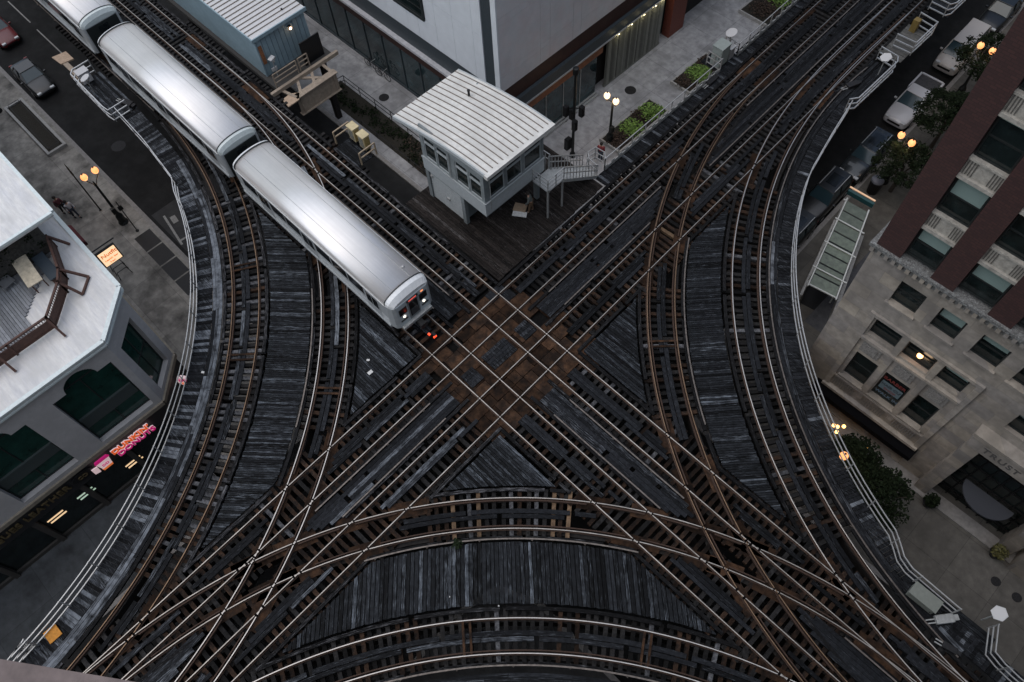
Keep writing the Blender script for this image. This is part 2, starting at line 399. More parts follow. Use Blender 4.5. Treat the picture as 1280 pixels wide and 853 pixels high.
# sleepers
def tie_ok(n, p):
    if n in ('A12', 'A34'):
        return not (abs(p[0]) < 3.3)
    if n in ('B12', 'B34'): return not (abs(p[1]) < 3.3)
    for s_ in STRAIGHT:
        if abs(sdist(s_, p)[0]) < 1.9: return False
    order = ['W_in', 'E_in', 'S_in', 'W_out', 'E_out', 'S_out']
    for o2 in order[:order.index(n)]:
        if abs(sdist(o2, p)[0]) < 2.0: return False
    return True
CAMP = np.array((15.55, -12.58))
for n, C in TR.items():
    pos = []; Nn = nrm(C); s = 0.0
    while s < len(C) - 1.01:
        i_ = int(s); p = C[i_] + (C[i_ + 1] - C[i_]) * (s - i_)
        if tie_ok(n, p): pos.append((p, math.atan2(Nn[i_][1], Nn[i_][0])))
        s += 1.6
    # nearest hundred to the middle of the picture are parts of their own, the rest one part
    pos.sort(key=lambda q: np.linalg.norm(q[0] - np.array((4, -4))))
    far = MB()
    for i, (p, a) in enumerate(pos):
        near_x = min(np.linalg.norm(p - np.array(q)) for q in ((0, 0), (12, 0), (17, -1), (0, -12), (0, -17), (0, 11)))
        rus = R() < (0.55 if near_x < 4.5 else 0.2 if near_x < 8 else 0.03)
        pale = R() < (.5 if n in ('W_out', 'S_in') else .08)
        if n == 'S_in' and abs(p[0] - 8) < 4 and R() < .25: m = M_tie_new
        elif R() < .0006: m = M_tie_new
        else: m = M_tie_pale if pale and not rus else M_tie_rust if rus else M_tie
        dc = np.linalg.norm(CROSS - p, axis=1).min()
        L_ = 3.3 if (n in STRAIGHT and dc < 2.5) else 2.45
        if dc < 1.6 and R() < .4: m = M_tie_rust
        if i < 99:
            o = bpy.data.objects.new('sleeper', tie_mesh(m, L_)); COL.objects.link(o); o.parent = TRK[n]
            o.location = (p[0] + rnd(-.03, .03), p[1] + rnd(-.03, .03), rnd(-.015, 0)); o.rotation_euler = (0, 0, a + rnd(-.03, .03))
        else:
            far.box((p[0], p[1], -.275), (L_, .2, .21), rz=a + rnd(-.03, .03))
    if far.v: struct(far.build('sleepers', M_tie, TRK[n]), 'stuff')
    # two deep steel girders under each track
    g = MB()
    for sgn in (-1, 1):
        Q = off(C, sgn * .8)[::8]
        g.sweep([(x, y, 0) for x, y in Q], [(-.15, -1.5), (.15, -1.5), (.15, -.38), (-.15, -.38)])
    g.build('girder', M_girder, TRK[n])

# ------------------------------------------------------------------ boarded decks: planks clipped to a region
def deck(name, label, region, ang, wd, bounds, z=-.09, m=M_plank, wearp=.25, group='timber decks between the tracks', gap=.010, parent=None, th=.06, maxlen=5.0):
    d = np.array((math.cos(ang), math.sin(ang))); nn = np.array((-d[1], d[0])); c = np.array([(bounds[0] + bounds[1]) / 2, (bounds[2] + bounds[3]) / 2])
    ext = math.hypot(bounds[1] - bounds[0], bounds[3] - bounds[2]) / 2; k = -ext; b = MB(); st = .06
    ts = np.arange(-ext, ext, st)
    def ins(P):
        r = region(P); return r & (P[:, 0] > bounds[0]) & (P[:, 0] < bounds[1]) & (P[:, 1] > bounds[2]) & (P[:, 1] < bounds[3])
    lastwear = 0
    while k < ext:
        w_ = wd * rnd(.93, 1.07); e = []
        for kk in (k + gap, k + w_ - gap):
            P = c + nn * kk + d * ts[:, None]; e.append(runs(ins(P), 2))
        k += w_
        if len(e[0]) != len(e[1]): 
            m_ = min(len(e[0]), len(e[1])); e = [e[0][:m_], e[1][:m_]]
        for (a0, a1), (b0, b1) in zip(*e):
            if min(a1, b1) <= max(a0, b0): continue
            A0, A1, B0, B1 = ts[a0], ts[a1 - 1], ts[b0], ts[b1 - 1]
            ln = max(A1 - A0, B1 - B0); cuts = [0.0]
            if ln > maxlen: 
                q = int(ln // maxlen) + 1; cuts += [(i + rnd(-.2, .2)) / q for i in range(1, q)]
            cuts.append(1.0)
            for u, v in zip(cuts[:-1], cuts[1:]):
                kk0, kk1 = k - w_ + gap, k - gap; zt = z + rnd(-.008, .008)
                g_ = .006 / max(ln, .1)
                u_ = u + (g_ if u > 0 else 0); v_ = v - (g_ if v < 1 else 0)
                q = [c + nn * kk0 + d * (A0 + (A1 - A0) * u_), c + nn * kk0 + d * (A0 + (A1 - A0) * v_), c + nn * kk1 + d * (B0 + (B1 - B0) * v_), c + nn * kk1 + d * (B0 + (B1 - B0) * u_)]
                wr = rnd(.55, .95) if R() < wearp * .45 else rnd(.2, .55) if R() < wearp * 1.4 else rnd(0, .25); ro = rnd(0, 50)
                b.prism([tuple(x) for x in q], zt - th, zt, wear=wr, pc=[(A0 + ro, 0, ro), (A1 + ro, 0, ro), (B1 + ro, w_, ro), (B0 + ro, w_, ro)])
    if parent is not None: return b.build(name, m, parent)
    o = b.build(name, m)
    return tag(o, label, 'timber deck', group)
HB = 1.36
def xb(P): return P[:, 0] - SK * P[:, 1]
YA, XB = DA / 2 + HB, DB / 2 + HB
deck('timber_deck', 'crescent deck of streaked boards beside the silver train, between two curved tracks',
     lambda P: (sdist('W_out', P) > HB) & (sdist('W_in', P) < -HB) & (P[:, 1] < -YA) & (xb(P) < -XB), math.radians(42), .125, (-22, -2, -24, -2), wearp=.45)
deck('timber_deck', 'triangular deck of boards beside the train nose, with two pale scraps on it',
     lambda P: (sdist('W_in', P) > HB) & (P[:, 1] < -YA) & (xb(P) < -XB), 0.0, .15, (-18, -2, -18, -2), wearp=.3)
deck('timber_deck', 'plain dark crescent deck of boards on the side of the brick building',
     lambda P: (sdist('E_in', P) > HB) & (sdist('E_out', P) < -HB) & (P[:, 1] > YA) & (xb(P) > XB), math.radians(48), .125, (1, 26, 1, 26), wearp=.15)
deck('timber_deck', 'dark triangular deck between the crossing diamond and the rusty curved track',
     lambda P: (sdist('E_in', P) < -HB) & (P[:, 1] > YA) & (xb(P) > XB), 0.0, .15, (1, 18, 1, 18), wearp=.15)
deck('timber_deck', 'crescent deck of upright boards with a small weed, between two curved tracks',
     lambda P: (sdist('S_in', P) < -HB) & (sdist('S_out', P) > HB) & (P[:, 1] < -YA) & (xb(P) > XB), math.radians(137), .2, (1, 27, -27, -1), wearp=.35, gap=.017)
deck('timber_deck', 'triangular deck of pale streaked boards between the diamond and the tan patched curve',
     lambda P: (sdist('S_in', P) > HB) & (P[:, 1] < -YA) & (xb(P) > XB), 0.0, .15, (1, 18, -18, -1), wearp=.45)
deck('timber_deck', 'brown board deck around the foot of the signal tower',
     lambda P: (P[:, 1] > YA) & (xb(P) < -XB), 0.0, .17, (-11.4, -2, 3, 12.4), m=M_plank_br, wearp=.15)
# long boards between the paired straight tracks
def midwalk(label, pts, a_name):
    t = thing('timber_walkway', label, 'timber walkway', 'board walkways between paired tracks'); q0 = dens(pts, .25)
    for j in range(5):
        Q = off(q0, -.42 + .21 * j); bad = conflict(None, Q, .2)
        for nn_ in NAMES: bad |= (abs(sdist(nn_, Q)) < .9)
        for i0, i1 in runs(~bad, 5):
            s = i0; b = MB()
            while s < i1 - 3:
                e = min(i1, s + random.choice([18, 24, 30])); e = i1 if i1 - e < 8 else e; zt = -.05 + rnd(-.01, .01)
                if e - s >= 3: b.sweep([(x, y, 0) for x, y in Q[s:e]], [(-.1, zt - .07), (.1, zt - .07), (.1, zt), (-.1, zt)], wear=random.choice([0, 0, .3, .8]) * ws(*Q[s]))
                s = e
            if b.v: b.build('walkway_board', M_walk, t)
midwalk('board walkway between the two straight tracks running down to the lower left', [onb(0, -3.5), onb(0, -46)], 'B')
midwalk('board walkway between the straight tracks that run past the planted beds', [onb(0, 3.5), onb(0, 60)], 'B')
midwalk('board walkway between the two straight tracks running down to the lower right', [(3.5, 0), (58, 0)], 'A')
midwalk('board walkway alongside the silver train, between the two straight tracks', [(-3.5, 0), (-76, 0)], 'A')
# contact rails
def contact(label, pts):
    b = MB(); Q = dens(pts, .25); bad = conflict(None, Q, .3)
    for nn_ in NAMES: bad |= abs(sdist(nn_, Q)) < 1.05
    rr = runs(~bad, 12)
    if not rr: return
    t = thing('contact_rail', label, 'contact rail', 'raised contact rails beside the tracks') if len(rr) > 1 else None
    for i0, i1 in rr:
        b = MB(); b.sweep([(x, y, .03) for x, y in Q[i0:i1]], [(-.035, -.03), (.035, -.03), (.035, 0), (-.035, 0)])
        b.sweep([(x, y, .0) for x, y in Q[i0:i1]], [(-.012, -.1), (.012, -.1), (.012, 0), (-.012, 0)])
        for i in range(i0 + 2, i1 - 1, 10): b.box((Q[i][0], Q[i][1], -.12), (.12, .12, .1))
        if t is None: tag(b.build('contact_rail', M_third), label, 'contact rail', 'raised contact rails beside the tracks')
        else: b.build('rail_length', M_third, t)
for yy, nm in ((DA/2 - GA - .5, 'near the upper track'), (-(DA/2 - GA - .5), 'near the lower track')):
    contact('contact rail lower right of the diamond, between the paired straight tracks, ' + nm, [(4.6, yy), (58, yy)])
    contact('contact rail beside the silver train, between the paired straight tracks, ' + nm, [(-4.6, yy), (-76, yy)])
for bb, nm in ((DB/2 - GA - .5, 'nearer the bottom right'), (-(DB/2 - GA - .5), 'nearer the top left')):
    contact('contact rail lower left of the diamond, between the paired straight tracks, ' + nm, [onb(bb, -4.6), onb(bb, -46)])
    contact('contact rail upper right of the diamond, between the paired straight tracks, ' + nm, [onb(bb, 4.6), onb(bb, 60)])
def arc_pts(c, r, a0, a1, n=90):
    A = np.radians(np.linspace(a0, a1, n)); return [(c[0] + r * math.cos(a), c[1] + r * math.sin(a)) for a in A]
contact('contact rail along the curved track nearest the glass stair canopy', arc_pts((28.75, 29.55), 26.5, 176, 262))
contact('contact rail on the edge of the crescent deck beside the train', arc_pts((-27.0, -27.93), 28.6, 55, 38))
contact('contact rail along the upper edge of the deck of upright boards', arc_pts((25.25, -24.27), 25.0, 157, 115))
contact('contact rail at the very bottom, below the lowest bright rails', arc_pts((29.7, -28.3), 25.4, 165, 105))
contact('contact rail between the rusty curved track and the plain dark crescent deck', arc_pts((26.32, 26.98), 30.15 - 2.5, 205, 235))
contact('contact rail along the silver train on its street side', [(-58, -DA/2 - GA - .55), (-24, -DA/2 - GA - .55)])
# crossing diamond: rust stained plates and blocks between the sixteen rail crossings
b = MB(); g = .5
ys = [DA/2 + GA, DA/2 - GA, -DA/2 + GA, -DA/2 - GA]; xs = [-DB/2 - GA, -DB/2 + GA, DB/2 - GA, DB/2 + GA]
dm = thing('crossing_diamond', 'square crossing of two double tracks floored with rust brown plates', 'rail crossing')
b2 = MB()
x_ = -3.8
while x_ < 3.7:
    y_ = -3.8; wx = rnd(.55, .95)
    while y_ < 3.7:
        wy = rnd(.6, 1.3)
        cx_, cy_ = x_ + wx / 2, y_ + wy / 2
        dr = min(min(abs(cx_ - q) for q in xs), min(abs(cy_ - q) for q in ys))
        if R() < .9 and not (abs(cx_) > 3.3 and abs(cy_) > 3.3) and (abs(cx_) < 3.45 and abs(cy_) < 3.45 or abs(abs(cx_ if abs(cx_) < 3.45 else cy_) - 1.85) > .9):
            pm_ = R() < .97; MB().b2(x_ + .015 + SK * cy_, x_ + wx - .015 + SK * cy_, y_ + .015, y_ + wy - .015, -.33, -.15 + rnd(-.02, .02) , wear=rnd(0, .4)).build('base_plate' if pm_ else 'timber_block', M_rustplate if pm_ else M_walk, dm)
        y_ += wy
    x_ += wx
b = MB(); b.b2(-4.3, 4.3, -4.3, 4.3, -.60, -.40); b.build('floor_timber', M_tie, dm)
# blue grey boards between the tracks inside the diamond, in line with the north-east street
b = MB()
for j in range(5): b.b2(-.55 + .22 * j, -.35 + .22 * j, -.85, .85, -.2, -.09 + rnd(-.01, .01), wear=rnd(0, .35))
for yy in (-2.0, 2.0):
    for j in range(4): b.b2(-.5 + .24 * j, -.28 + .24 * j, yy - .42, yy + .42, -.2, -.1 + rnd(-.01, .01), wear=rnd(0, .5))
b.build('footwalk', M_walk, dm)

# ================================================================== street level
def conc(name, col, scale, rough=0.85, dirt=.3, joint=.012):
    m = mat(name, col, rough, noise=.28, nscale=.8, fine=.22, dirt=dirt, bump=.25)
    t = m.node_tree; N = t.nodes; L = t.links; b = N['Principled BSDF']; src = b.inputs['Base Color'].links[0].from_socket
    br = N.new('ShaderNodeTexBrick'); br.offset = 0; br.inputs['Scale'].default_value = 1; br.inputs['Brick Width'].default_value = scale
    br.inputs['Row Height'].default_value = scale; br.inputs['Mortar Size'].default_value = joint; br.inputs['Mortar Smooth'].default_value = .2
    br.inputs['Color1'].default_value = (.84, .84, .84, 1); br.inputs['Color2'].default_value = (1.08, 1.08, 1.08, 1); br.inputs['Mortar'].default_value = (.45, .45, .45, 1)
    tc = N.new('ShaderNodeTexCoord'); L.new(tc.outputs['Object'], br.inputs['Vector'])
    x = N.new('ShaderNodeMix'); x.data_type = 'RGBA'; x.blend_type = 'MULTIPLY'; x.inputs[0].default_value = 1
    L.new(src, x.inputs[6]); L.new(br.outputs[0], x.inputs[7]); L.new(x.outputs[2], b.inputs['Base Color']); return m
M_asph = mat('asphalt', (.024, .0245, .025), .9, spec=.15, noise=.25, nscale=.6, fine=.25, dirt=.35, bump=.2)
M_side = conc('sidewalk_concrete', (.28, .265, .24), 2.4, dirt=.75)
M_side2 = conc('sidewalk_concrete_new', (.36, .36, .365), 2.6, dirt=.4)
M_sideE = conc('sidewalk_concrete_brown', (.115, .108, .096), 2.4)
M_kerb = mat('kerb_stone', (.25, .24, .23), .85, noise=.2, nscale=2)
M_white = mat('white_paint_marking', (.28, .28, .27), .7, noise=.3, nscale=3, fine=.3)
M_black = mat('black_iron', (.012, .012, .013), .5, .3)
M_iron = mat('cast_iron', (.03, .03, .032), .6, .6, noise=.3, nscale=6)
M_galv = mat('galvanised_steel', (.48, .485, .48), .45, .55, noise=.15, nscale=3)
M_galvd = mat('dull_galvanised_steel', (.40, .41, .40), .55, .4, noise=.2, nscale=3)
b = MB(); b.b2(-260, 260, -260, 260, ZS - .5, ZS); struct(b.build('street', M_asph))
def slab(name, poly, m, z=-6.55, kerb=True):
    b = MB(); b.prism(poly, ZS - .2, z); struct(b.build(name, m))
    if kerb:
        k = MB(); n = len(poly)
        for i in range(n):
            p, q = Vector((*poly[i], z + .002 - .09)), Vector((*poly[(i + 1) % n], z + .002 - .09)); k.bar(p, q, .3, .18)
        struct(k.build('kerb', M_kerb))
slab('sidewalk', [(-140, -7.6), (-9.2, -7.6), (-8.0, -8.1), (-7.3, -9.3), (-7.15, -15), (-140, -15)], M_side)
slab('sidewalk', [(-7.15, -15.02), (-5.6, -60), (-140, -60), (-140, -15.02)], conc('dark_bluish_sidewalk', (.062, .068, .073), 3.2, dirt=.7))  # south-west part as its own slab, in a darker bluish concrete
slab('sidewalk', [(-140, 7.55), (-9.5, 7.55), (-7.3, 8.2), (-6.4, 10.2), (-8.2, 90), (-60, 90), (-140, 60)], M_side2)
slab('sidewalk', [(6.6, 9.5), (7.6, 7.6), (9.8, 6.9), (140, 6.9), (140, 90), (4.9, 90), (4.9, 60)], M_sideE)
slab('sidewalk', [(140, -7), (9.6, -7), (7.5, -8), (7, -10), (9, -80), (140, -80)], mat('dark_concrete', (.05, .05, .05), .9, noise=.3, dirt=.4))  # plain dark ground below the southern decks
# darker stone tiles at the foot of the right building and by the stair canopy
b = MB(); b.b2(9.6, 11.45, 17.2, 26.0, -6.6, -6.542); struct(b.build('pavement', mat('dark_stone_paving', (.07, .072, .08), .6, noise=.3, nscale=1.5)))
b = MB()
b.b2(-52.8, -48.2, -3.2, -3.1, ZS, ZS + .004); b.b2(-58, -54, -3.15, -3.05, ZS, ZS + .004)
struct(b.build('road_marking', M_white))
b = MB()
b.bar((-27.9, -6.6, ZS + .005), (-24.8, -7.1, ZS + .005), .16, .008); b.box((-27.1, -6.25, ZS + .006), (.7, .4, .008), rz=-.15); b.bar((-25.2, -7.1, ZS + .006), (-25.1, -6.3, ZS + .006), .16, .008)
struct(b.build('road_marking', M_white))
b = MB(); b.b2(-28.6, -13.5, -7.2, 5, ZS, ZS + .003); struct(b.build('road', mat('paler_asphalt', (.036, .037, .039), .85, noise=.3, nscale=.7, fine=.25, dirt=.3)))
# grates in the left pavement
for i in range(4):
    x0 = -27.55 + i * 1.72; b = MB(); b.b2(x0, x0 + 1.6, -9.2, -7.95, -6.57, -6.543)
    n = 18
    for j in range(n): b.b2(x0 + .04 + j * 1.52 / n, x0 + .08 + j * 1.52 / n, -9.16, -7.99, -6.545, -6.53)
    o = b.build('pavement_grate', M_black)
    tag(o, ['black ventilation grate nearest the tall lamp, first of the row', 'second black ventilation grate from the tall lamp', 'third black ventilation grate from the tall lamp', 'black ventilation grate half under the white railing, last of the row'][i], 'grate', 'ventilation grates in the left pavement')
def manhole(x, y, r, z, lab):
    b = MB(); b.lathe((x, y, z), [(r + .04, 0), (r + .04, .008), (r, .008), (r, .002)], 28)
    for k in range(-3, 4): b.b2(x + k * r / 4.2 - .02, x + k * r / 4.2 + .02, y - math.sqrt(max(r*r*.8 - (k*r/4.2)**2, .01)), y + math.sqrt(max(r*r*.8 - (k*r/4.2)**2, .01)), z, z + .006)
    tag(b.build('manhole_cover', M_iron), lab, 'manhole cover', 'round covers in the street')
manhole(-25.01, 11.65, .36, -6.549, 'round dark cover in the pale pavement between blue shed and signal tower')
manhole(-11.65, 25.04, .4, -6.549, 'round dark cover in the pavement below the lit ribbed wall')
manhole(26.17, 10.86, .22, -6.549, 'round cover nearer the building, lower right pavement')
manhole(27.35, 10.87, .22, -6.549, 'round cover near the right picture edge, lower right pavement')
manhole(-36.16, -5.32, .5, ZS + .001, 'round worn cover in the dark street beside the white lamp platform')
manhole(-13.2, 30.0 - 14.6 + 4.0, .16, -6.549, 'small round cover beside the tall black signal mast')
# planter trough, upper left
t = thing('stone_planter', 'long narrow sunken planter with dark soil in the upper left pavement', 'planter')
M_stone = mat('pale_stone', (.36, .355, .34), .8, noise=.2, nscale=2)
M_soil = mat('planter_soil', (.025, .022, .016), .95, noise=.5, nscale=5, fine=.4)
b = MB()
for x0, x1, y0, y1 in ((-45.9, -38.9, -9.55, -9.35), (-45.9, -38.9, -8.2, -8.0), (-45.9, -45.7, -9.35, -8.2), (-39.1, -38.9, -9.35, -8.2)): b.b2(x0, x1, y0, y1, -6.6, -6.3)
bevel(b.build('kerb_frame', M_stone, t), .02)
b = MB(); b.b2(-45.7, -39.1, -9.35, -8.2, -6.6, -6.42); b.build('soil', M_soil, t)
b = MB()
for y in (-9.2, -8.35): b.bar((-45.6, y, -6.1), (-39.2, y, -6.1), .03)
for x in (-45.6, -39.2): b.bar((x, -9.2, -6.1), (x, -8.35, -6.1), .03); b.bar((x, -9.2, -6.45), (x, -9.2, -6.1), .03); b.bar((x, -8.35, -6.45), (x, -8.35, -6.1), .03)
b.build('low_railing', M_black, t)
# -------------------------------------------------- foliage
def leaves(b, c, r, n, size, squash=(1, 1, 1), shell=.35):
    for _ in range(n):
        d = Vector((random.gauss(0, 1), random.gauss(0, 1), random.gauss(0, 1))).normalized() * (r * (shell + (1 - shell) * R() ** .6))
        p = Vector((c[0] + d.x * squash[0], c[1] + d.y * squash[1], c[2] + d.z * squash[2]))
        M = Matrix.Rotation(rnd(0, 6.28), 3, 'Z') @ Matrix.Rotation(rnd(-.9, .9), 3, 'X'); s = size * rnd(.6, 1.3); v = R()
        q = [p + M @ Vector(k) for k in ((-s, 0, 0), (-.3*s, -.55*s, .1*s), (s, 0, 0), (-.2*s, .55*s, .12*s))]
        b.add(q, [[0, 1, 2, 3]], var=v)
M_leaf = mat('bright_foliage', (.16, .27, .05), .6, var=.55, noise=.2, nscale=2)
M_leafd = mat('dark_foliage', (.011, .017, .008), .8, spec=.08, var=.6, noise=.3, nscale=1.5)
M_leafb = mat('brown_groundcover', (.05, .032, .022), .8, var=.6, noise=.3)
M_bark = mat('bark', (.05, .04, .032), .9, noise=.4, nscale=6)
def bed(lab, x0, x1, y0, y1, patches, z=-6.3):
    t = thing('planter_bed', lab, 'planter', 'planted beds on the upper pavement')
    b = MB()
    for a in ((x0, x1, y0, y0 + .12), (x0, x1, y1 - .12, y1), (x0, x0 + .12, y0 + .12, y1 - .12), (x1 - .12, x1, y0 + .12, y1 - .12)): b.b2(*a, -6.6, -6.28)
    b.build('kerb_frame', M_stone, t); b = MB(); b.b2(x0 + .12, x1 - .12, y0 + .12, y1 - .12, -6.6, -6.36); b.build('soil', M_soil, t)
    g = MB(); d = MB()
    for (px, py, r, hi, kind) in patches:
        leaves(g if kind else d, (px, py, -6.3), r, int(900 * r * r), .08, (1, 1, hi), .0)
    if g.v: g.build('shrub', M_leaf, t)
    if d.v: d.build('groundcover', M_leafb, t)
bed('planted bed beside the twin globe lamp, with two bright green clumps', -9.95, -8.0, 19.6, 25.2, [(-8.9, 21.9, 1.0, .5, 1), (-9.0, 24.0, .95, .7, 1), (-9.3, 23.2, .7, .6, 0), (-8.9, 20.5, .9, .35, 0), (-8.6, 24.6, .6, .6, 1), (-9.2, 19.95, .4, .5, 0)])
bed('planted bed near the parked bicycle, with one flat bright green clump', -9.9, -8.0, 27.6, 31.9, [(-8.9, 29.6, 1.05, .3, 1), (-9.0, 28.4, .9, .3, 0), (-9.0, 31.0, .9, .3, 0), (-8.8, 30.0, .8, .3, 1)])
bed('planted bed at the top edge beyond the grey signal cabinet', -11.0, -8.0, 37.5, 41.5, [(-9.5, 39, 1.3, .3, 0), (-9.2, 40.5, 1.0, .4, 1)])
# sunken bed with railing between shed and tower
t = thing('sunken_garden', 'dark railed planting strip between the blue shed and the signal tower', 'planter')
b = MB(); b.b2(-28.9, -9.6, 8.6, 10.5, -6.6, -6.5); b.build('soil', M_soil, t)
b = MB(); b2 = MB()
for k in range(34):
    x = -28.4 + k * .56; leaves(b, (x, rnd(9.0, 10.1), -6.45), rnd(.4, .7), 70, .1, (1, 1, .5), 0)
for k in range(16): leaves(b2, (-20 + k * .6, rnd(8.9, 10.1), -6.4), .5, 45, .08, (1, 1, .6), 0)
b.build('shrub', M_leafd, t); b2.build('groundcover', M_leafb, t)
def rail_fence(b, pts, h, rails, posts=1.8, r=.022, z0=0.0, pr=.028):
    for i in range(len(pts) - 1):
        p = Vector(pts[i]); q = Vector(pts[i + 1]); L = (q - p).length; n = max(1, round(L / posts))
        for k in range(n + 1):
            c = p + (q - p) * k / n; b.bar(c + Vector((0, 0, z0)), c + Vector((0, 0, z0 + h)), pr * 2)
        for hh in rails: b.bar(p + Vector((0, 0, z0 + hh)), q + Vector((0, 0, z0 + hh)), r * 2)
b = MB(); rail_fence(b, [(-28.2, 10.45, -6.5), (-9.8, 10.55, -6.5)], .95, (.95, .5), r=.02, pr=.02)
rail_fence(b, [(-28.2, 10.45, -6.5), (-28.4, 8.6, -6.5)], .95, (.95, .5), r=.02, pr=.02); rail_fence(b, [(-24, 8.62, -6.5), (-9.8, 8.6, -6.5)], .5, (.5,), r=.02, pr=.02)
b.build('railing', M_black, t)

# ================================================================== walls with openings
def wall(b, o, u, L, z0, z1, holes, th, inward):
    """o: start (x,y); u: unit direction; holes (u0,u1,z0,z1); inward: 2-D unit vector into the building"""
    us = sorted({0, L} | {h[0] for h in holes} | {h[1] for h in holes}); zs = sorted({z0, z1} | {h[2] for h in holes} | {h[3] for h in holes})
    us = [q for q in us if 0 <= q <= L]; zs = [q for q in zs if z0 <= q <= z1]
    for i in range(len(us) - 1):
        k = 0
        while k < len(zs) - 1:
            def hole(k_): return any(h[0] < (us[i] + us[i+1]) / 2 < h[1] and h[2] < (zs[k_] + zs[k_+1]) / 2 < h[3] for h in holes)
            if hole(k): k += 1; continue
            k2 = k
            while k2 + 1 < len(zs) - 1 and not hole(k2 + 1): k2 += 1
            a, c = us[i], us[i + 1]
            P = [(o[0] + u[0]*a, o[1] + u[1]*a), (o[0] + u[0]*c, o[1] + u[1]*c), (o[0] + u[0]*c + inward[0]*th, o[1] + u[1]*c + inward[1]*th), (o[0] + u[0]*a + inward[0]*th, o[1] + u[1]*a + inward[1]*th)]
            b.prism(P, zs[k], zs[k2 + 1], var=.5); k = k2 + 1
def pt(o, u, a, inw=(0, 0), d=0): return (o[0] + u[0]*a + inw[0]*d, o[1] + u[1]*a + inw[1]*d)
def obox(b, o, u, inw, a0, a1, d0, d1, z0, z1, **k):
    b.prism([pt(o, u, a0, inw, d0), pt(o, u, a1, inw, d0), pt(o, u, a1, inw, d1), pt(o, u, a0, inw, d1)], z0, z1, **k)
M_glass = mat('dark_window_glass', (.010, .016, .016), .08, 0, spec=.6, noise=.5, nscale=.8)
M_glassg = mat('green_tinted_glass', (.012, .045, .036), .08, 0, spec=.5, noise=.4, nscale=.7)
M_frame = mat('dark_window_frame', (.016, .02, .02), .5)
M_blind = mat('pale_green_blind', (.22, .30, .28), .5)
M_lbwall = mat('grey_render', (.44, .43, .425), .85, noise=.08, nscale=1.2, fine=.1, dirt=.12)
M_band = mat('stone_band', (.24, .21, .165), .8, noise=.15, nscale=2)
M_membr = mat('white_roof_membrane', (.69, .68, .655), .8, noise=.12, nscale=1.2, fine=.1, dirt=.2, col2=(.60, .60, .605), stretch=(.4, 2.5, 1))
M_shop = mat('dark_shopfront', (.022, .022, .024), .5, noise=.2)
def window(parent, o, u, inw, a0, a1, z0, z1, d=.22, glass=None, cols=2, rows=2, blind=None, sill=None, sillm=None, fw=.07, fm=None):
    f = MB(); fm = fm or M_frame
    obox(f, o, u, inw, a0, a1, d, d + .08, z1 - fw, z1); obox(f, o, u, inw, a0, a1, d, d + .08, z0, z0 + fw)
    obox(f, o, u, inw, a0, a0 + fw, d, d + .08, z0 + fw, z1 - fw); obox(f, o, u, inw, a1 - fw, a1, d, d + .08, z0 + fw, z1 - fw)
    for i in range(1, cols): x = a0 + (a1 - a0) * i / cols; obox(f, o, u, inw, x - .03, x + .03, d + .01, d + .07, z0 + fw, z1 - fw)
    for i in range(1, rows): z = z0 + (z1 - z0) * i / rows; obox(f, o, u, inw, a0 + fw, a1 - fw, d + .004, d + .076, z - .035, z + .035)
    w_ = f.build('window', fm, parent)
    g = MB(); obox(g, o, u, inw, a0 + .02, a1 - .02, d + .045, d + .06, z0 + .02, z1 - .02); g.build('pane', glass or M_glass, w_)
    if blind: g = MB(); obox(g, o, u, inw, a0 + .08, a1 - .08, d + .03, d + .04, z1 - blind * (z1 - z0), z1 - .08); g.build('blind', M_blind, w_)
    if sill: g = MB(); obox(g, o, u, inw, a0 - .12, a1 + .12, -.12, d, z0 - .14, z0 - .003); g.build('sill', sillm or M_band, w_)
    return w_

# ------------------------------------------------------------------ left corner building
lb = thing('corner_building', 'grey corner building with white terrace roof, big dark windows and a lit shop sign', 'building')
ZR = 5.3
o1, u1, in1 = (-11.85, -60.0), (0, 1), (-1, 0)               # face towards the lower right
L1 = 60 - 14.45
holes = []; wins = []
for k in range(8):
    a1_ = L1 - .38 - k * 4.63; a0_ = a1_ - 3.2
    holes.append((a0_, a1_, -1.13, 3.72)); wins.append((a0_, a1_))
    holes.append((a0_ + .75, a1_ - .75, 3.72, 4.62))
b = MB(); wall(b, o1, u1, L1, -1.45, ZR - .12, holes, .45, in1)
for a0_, a1_ in wins:      # arched heads
    c = (a0_ + a1_) / 2; r = .85; n = 18
    for sg in (-1, 1):
        for i in range(n):
            t0, t1 = math.pi / 2 * i / n, math.pi / 2 * (i + 1) / n
            P = [(c + sg * r * math.cos(t0), 3.72 + r * 1.05 * math.sin(t0)), (c + sg * r * math.cos(t1), 3.72 + r * 1.05 * math.sin(t1))]
            za = P[0][1]; zb = P[1][1]; x0 = P[0][0]; x1 = P[1][0]
            xa, xb_ = sorted((x1, x0)); zlo = min(za, zb)
            obox(b, o1, u1, in1, xa, xb_, .002, .44, (za + zb) / 2, 4.63, var=.5)
b.build('wall', M_lbwall, lb)
for a0_, a1_ in wins:
    w_ = window(lb, o1, u1, in1, a0_, a1_, -1.13, 3.72, .3, M_glassg, 2, 1)
    g = MB(); obox(g, o1, u1, in1, a0_ + .1, a1_ - .1, .22, .36, .95, 1.15); obox(g, o1, u1, in1, a0_ + .1, a1_ - .1, .26, .34, .2, .95); g.build('spandrel', mat('spandrel_panel', (.05, .065, .065), .5), w_)
    g = MB(); obox(g, o1, u1, in1, a0_ + .7, a1_ - .7, .34, .36, 3.72, 4.7); g.build('arch_pane', M_glassg, w_)
# chamfered corner
pA, pB = Vector((-11.85, -14.45)), Vector((-13.9, -12.4)); uc = (pB - pA).normalized(); Lc = (pB - pA).length; inc = (-.7071, -.7071)
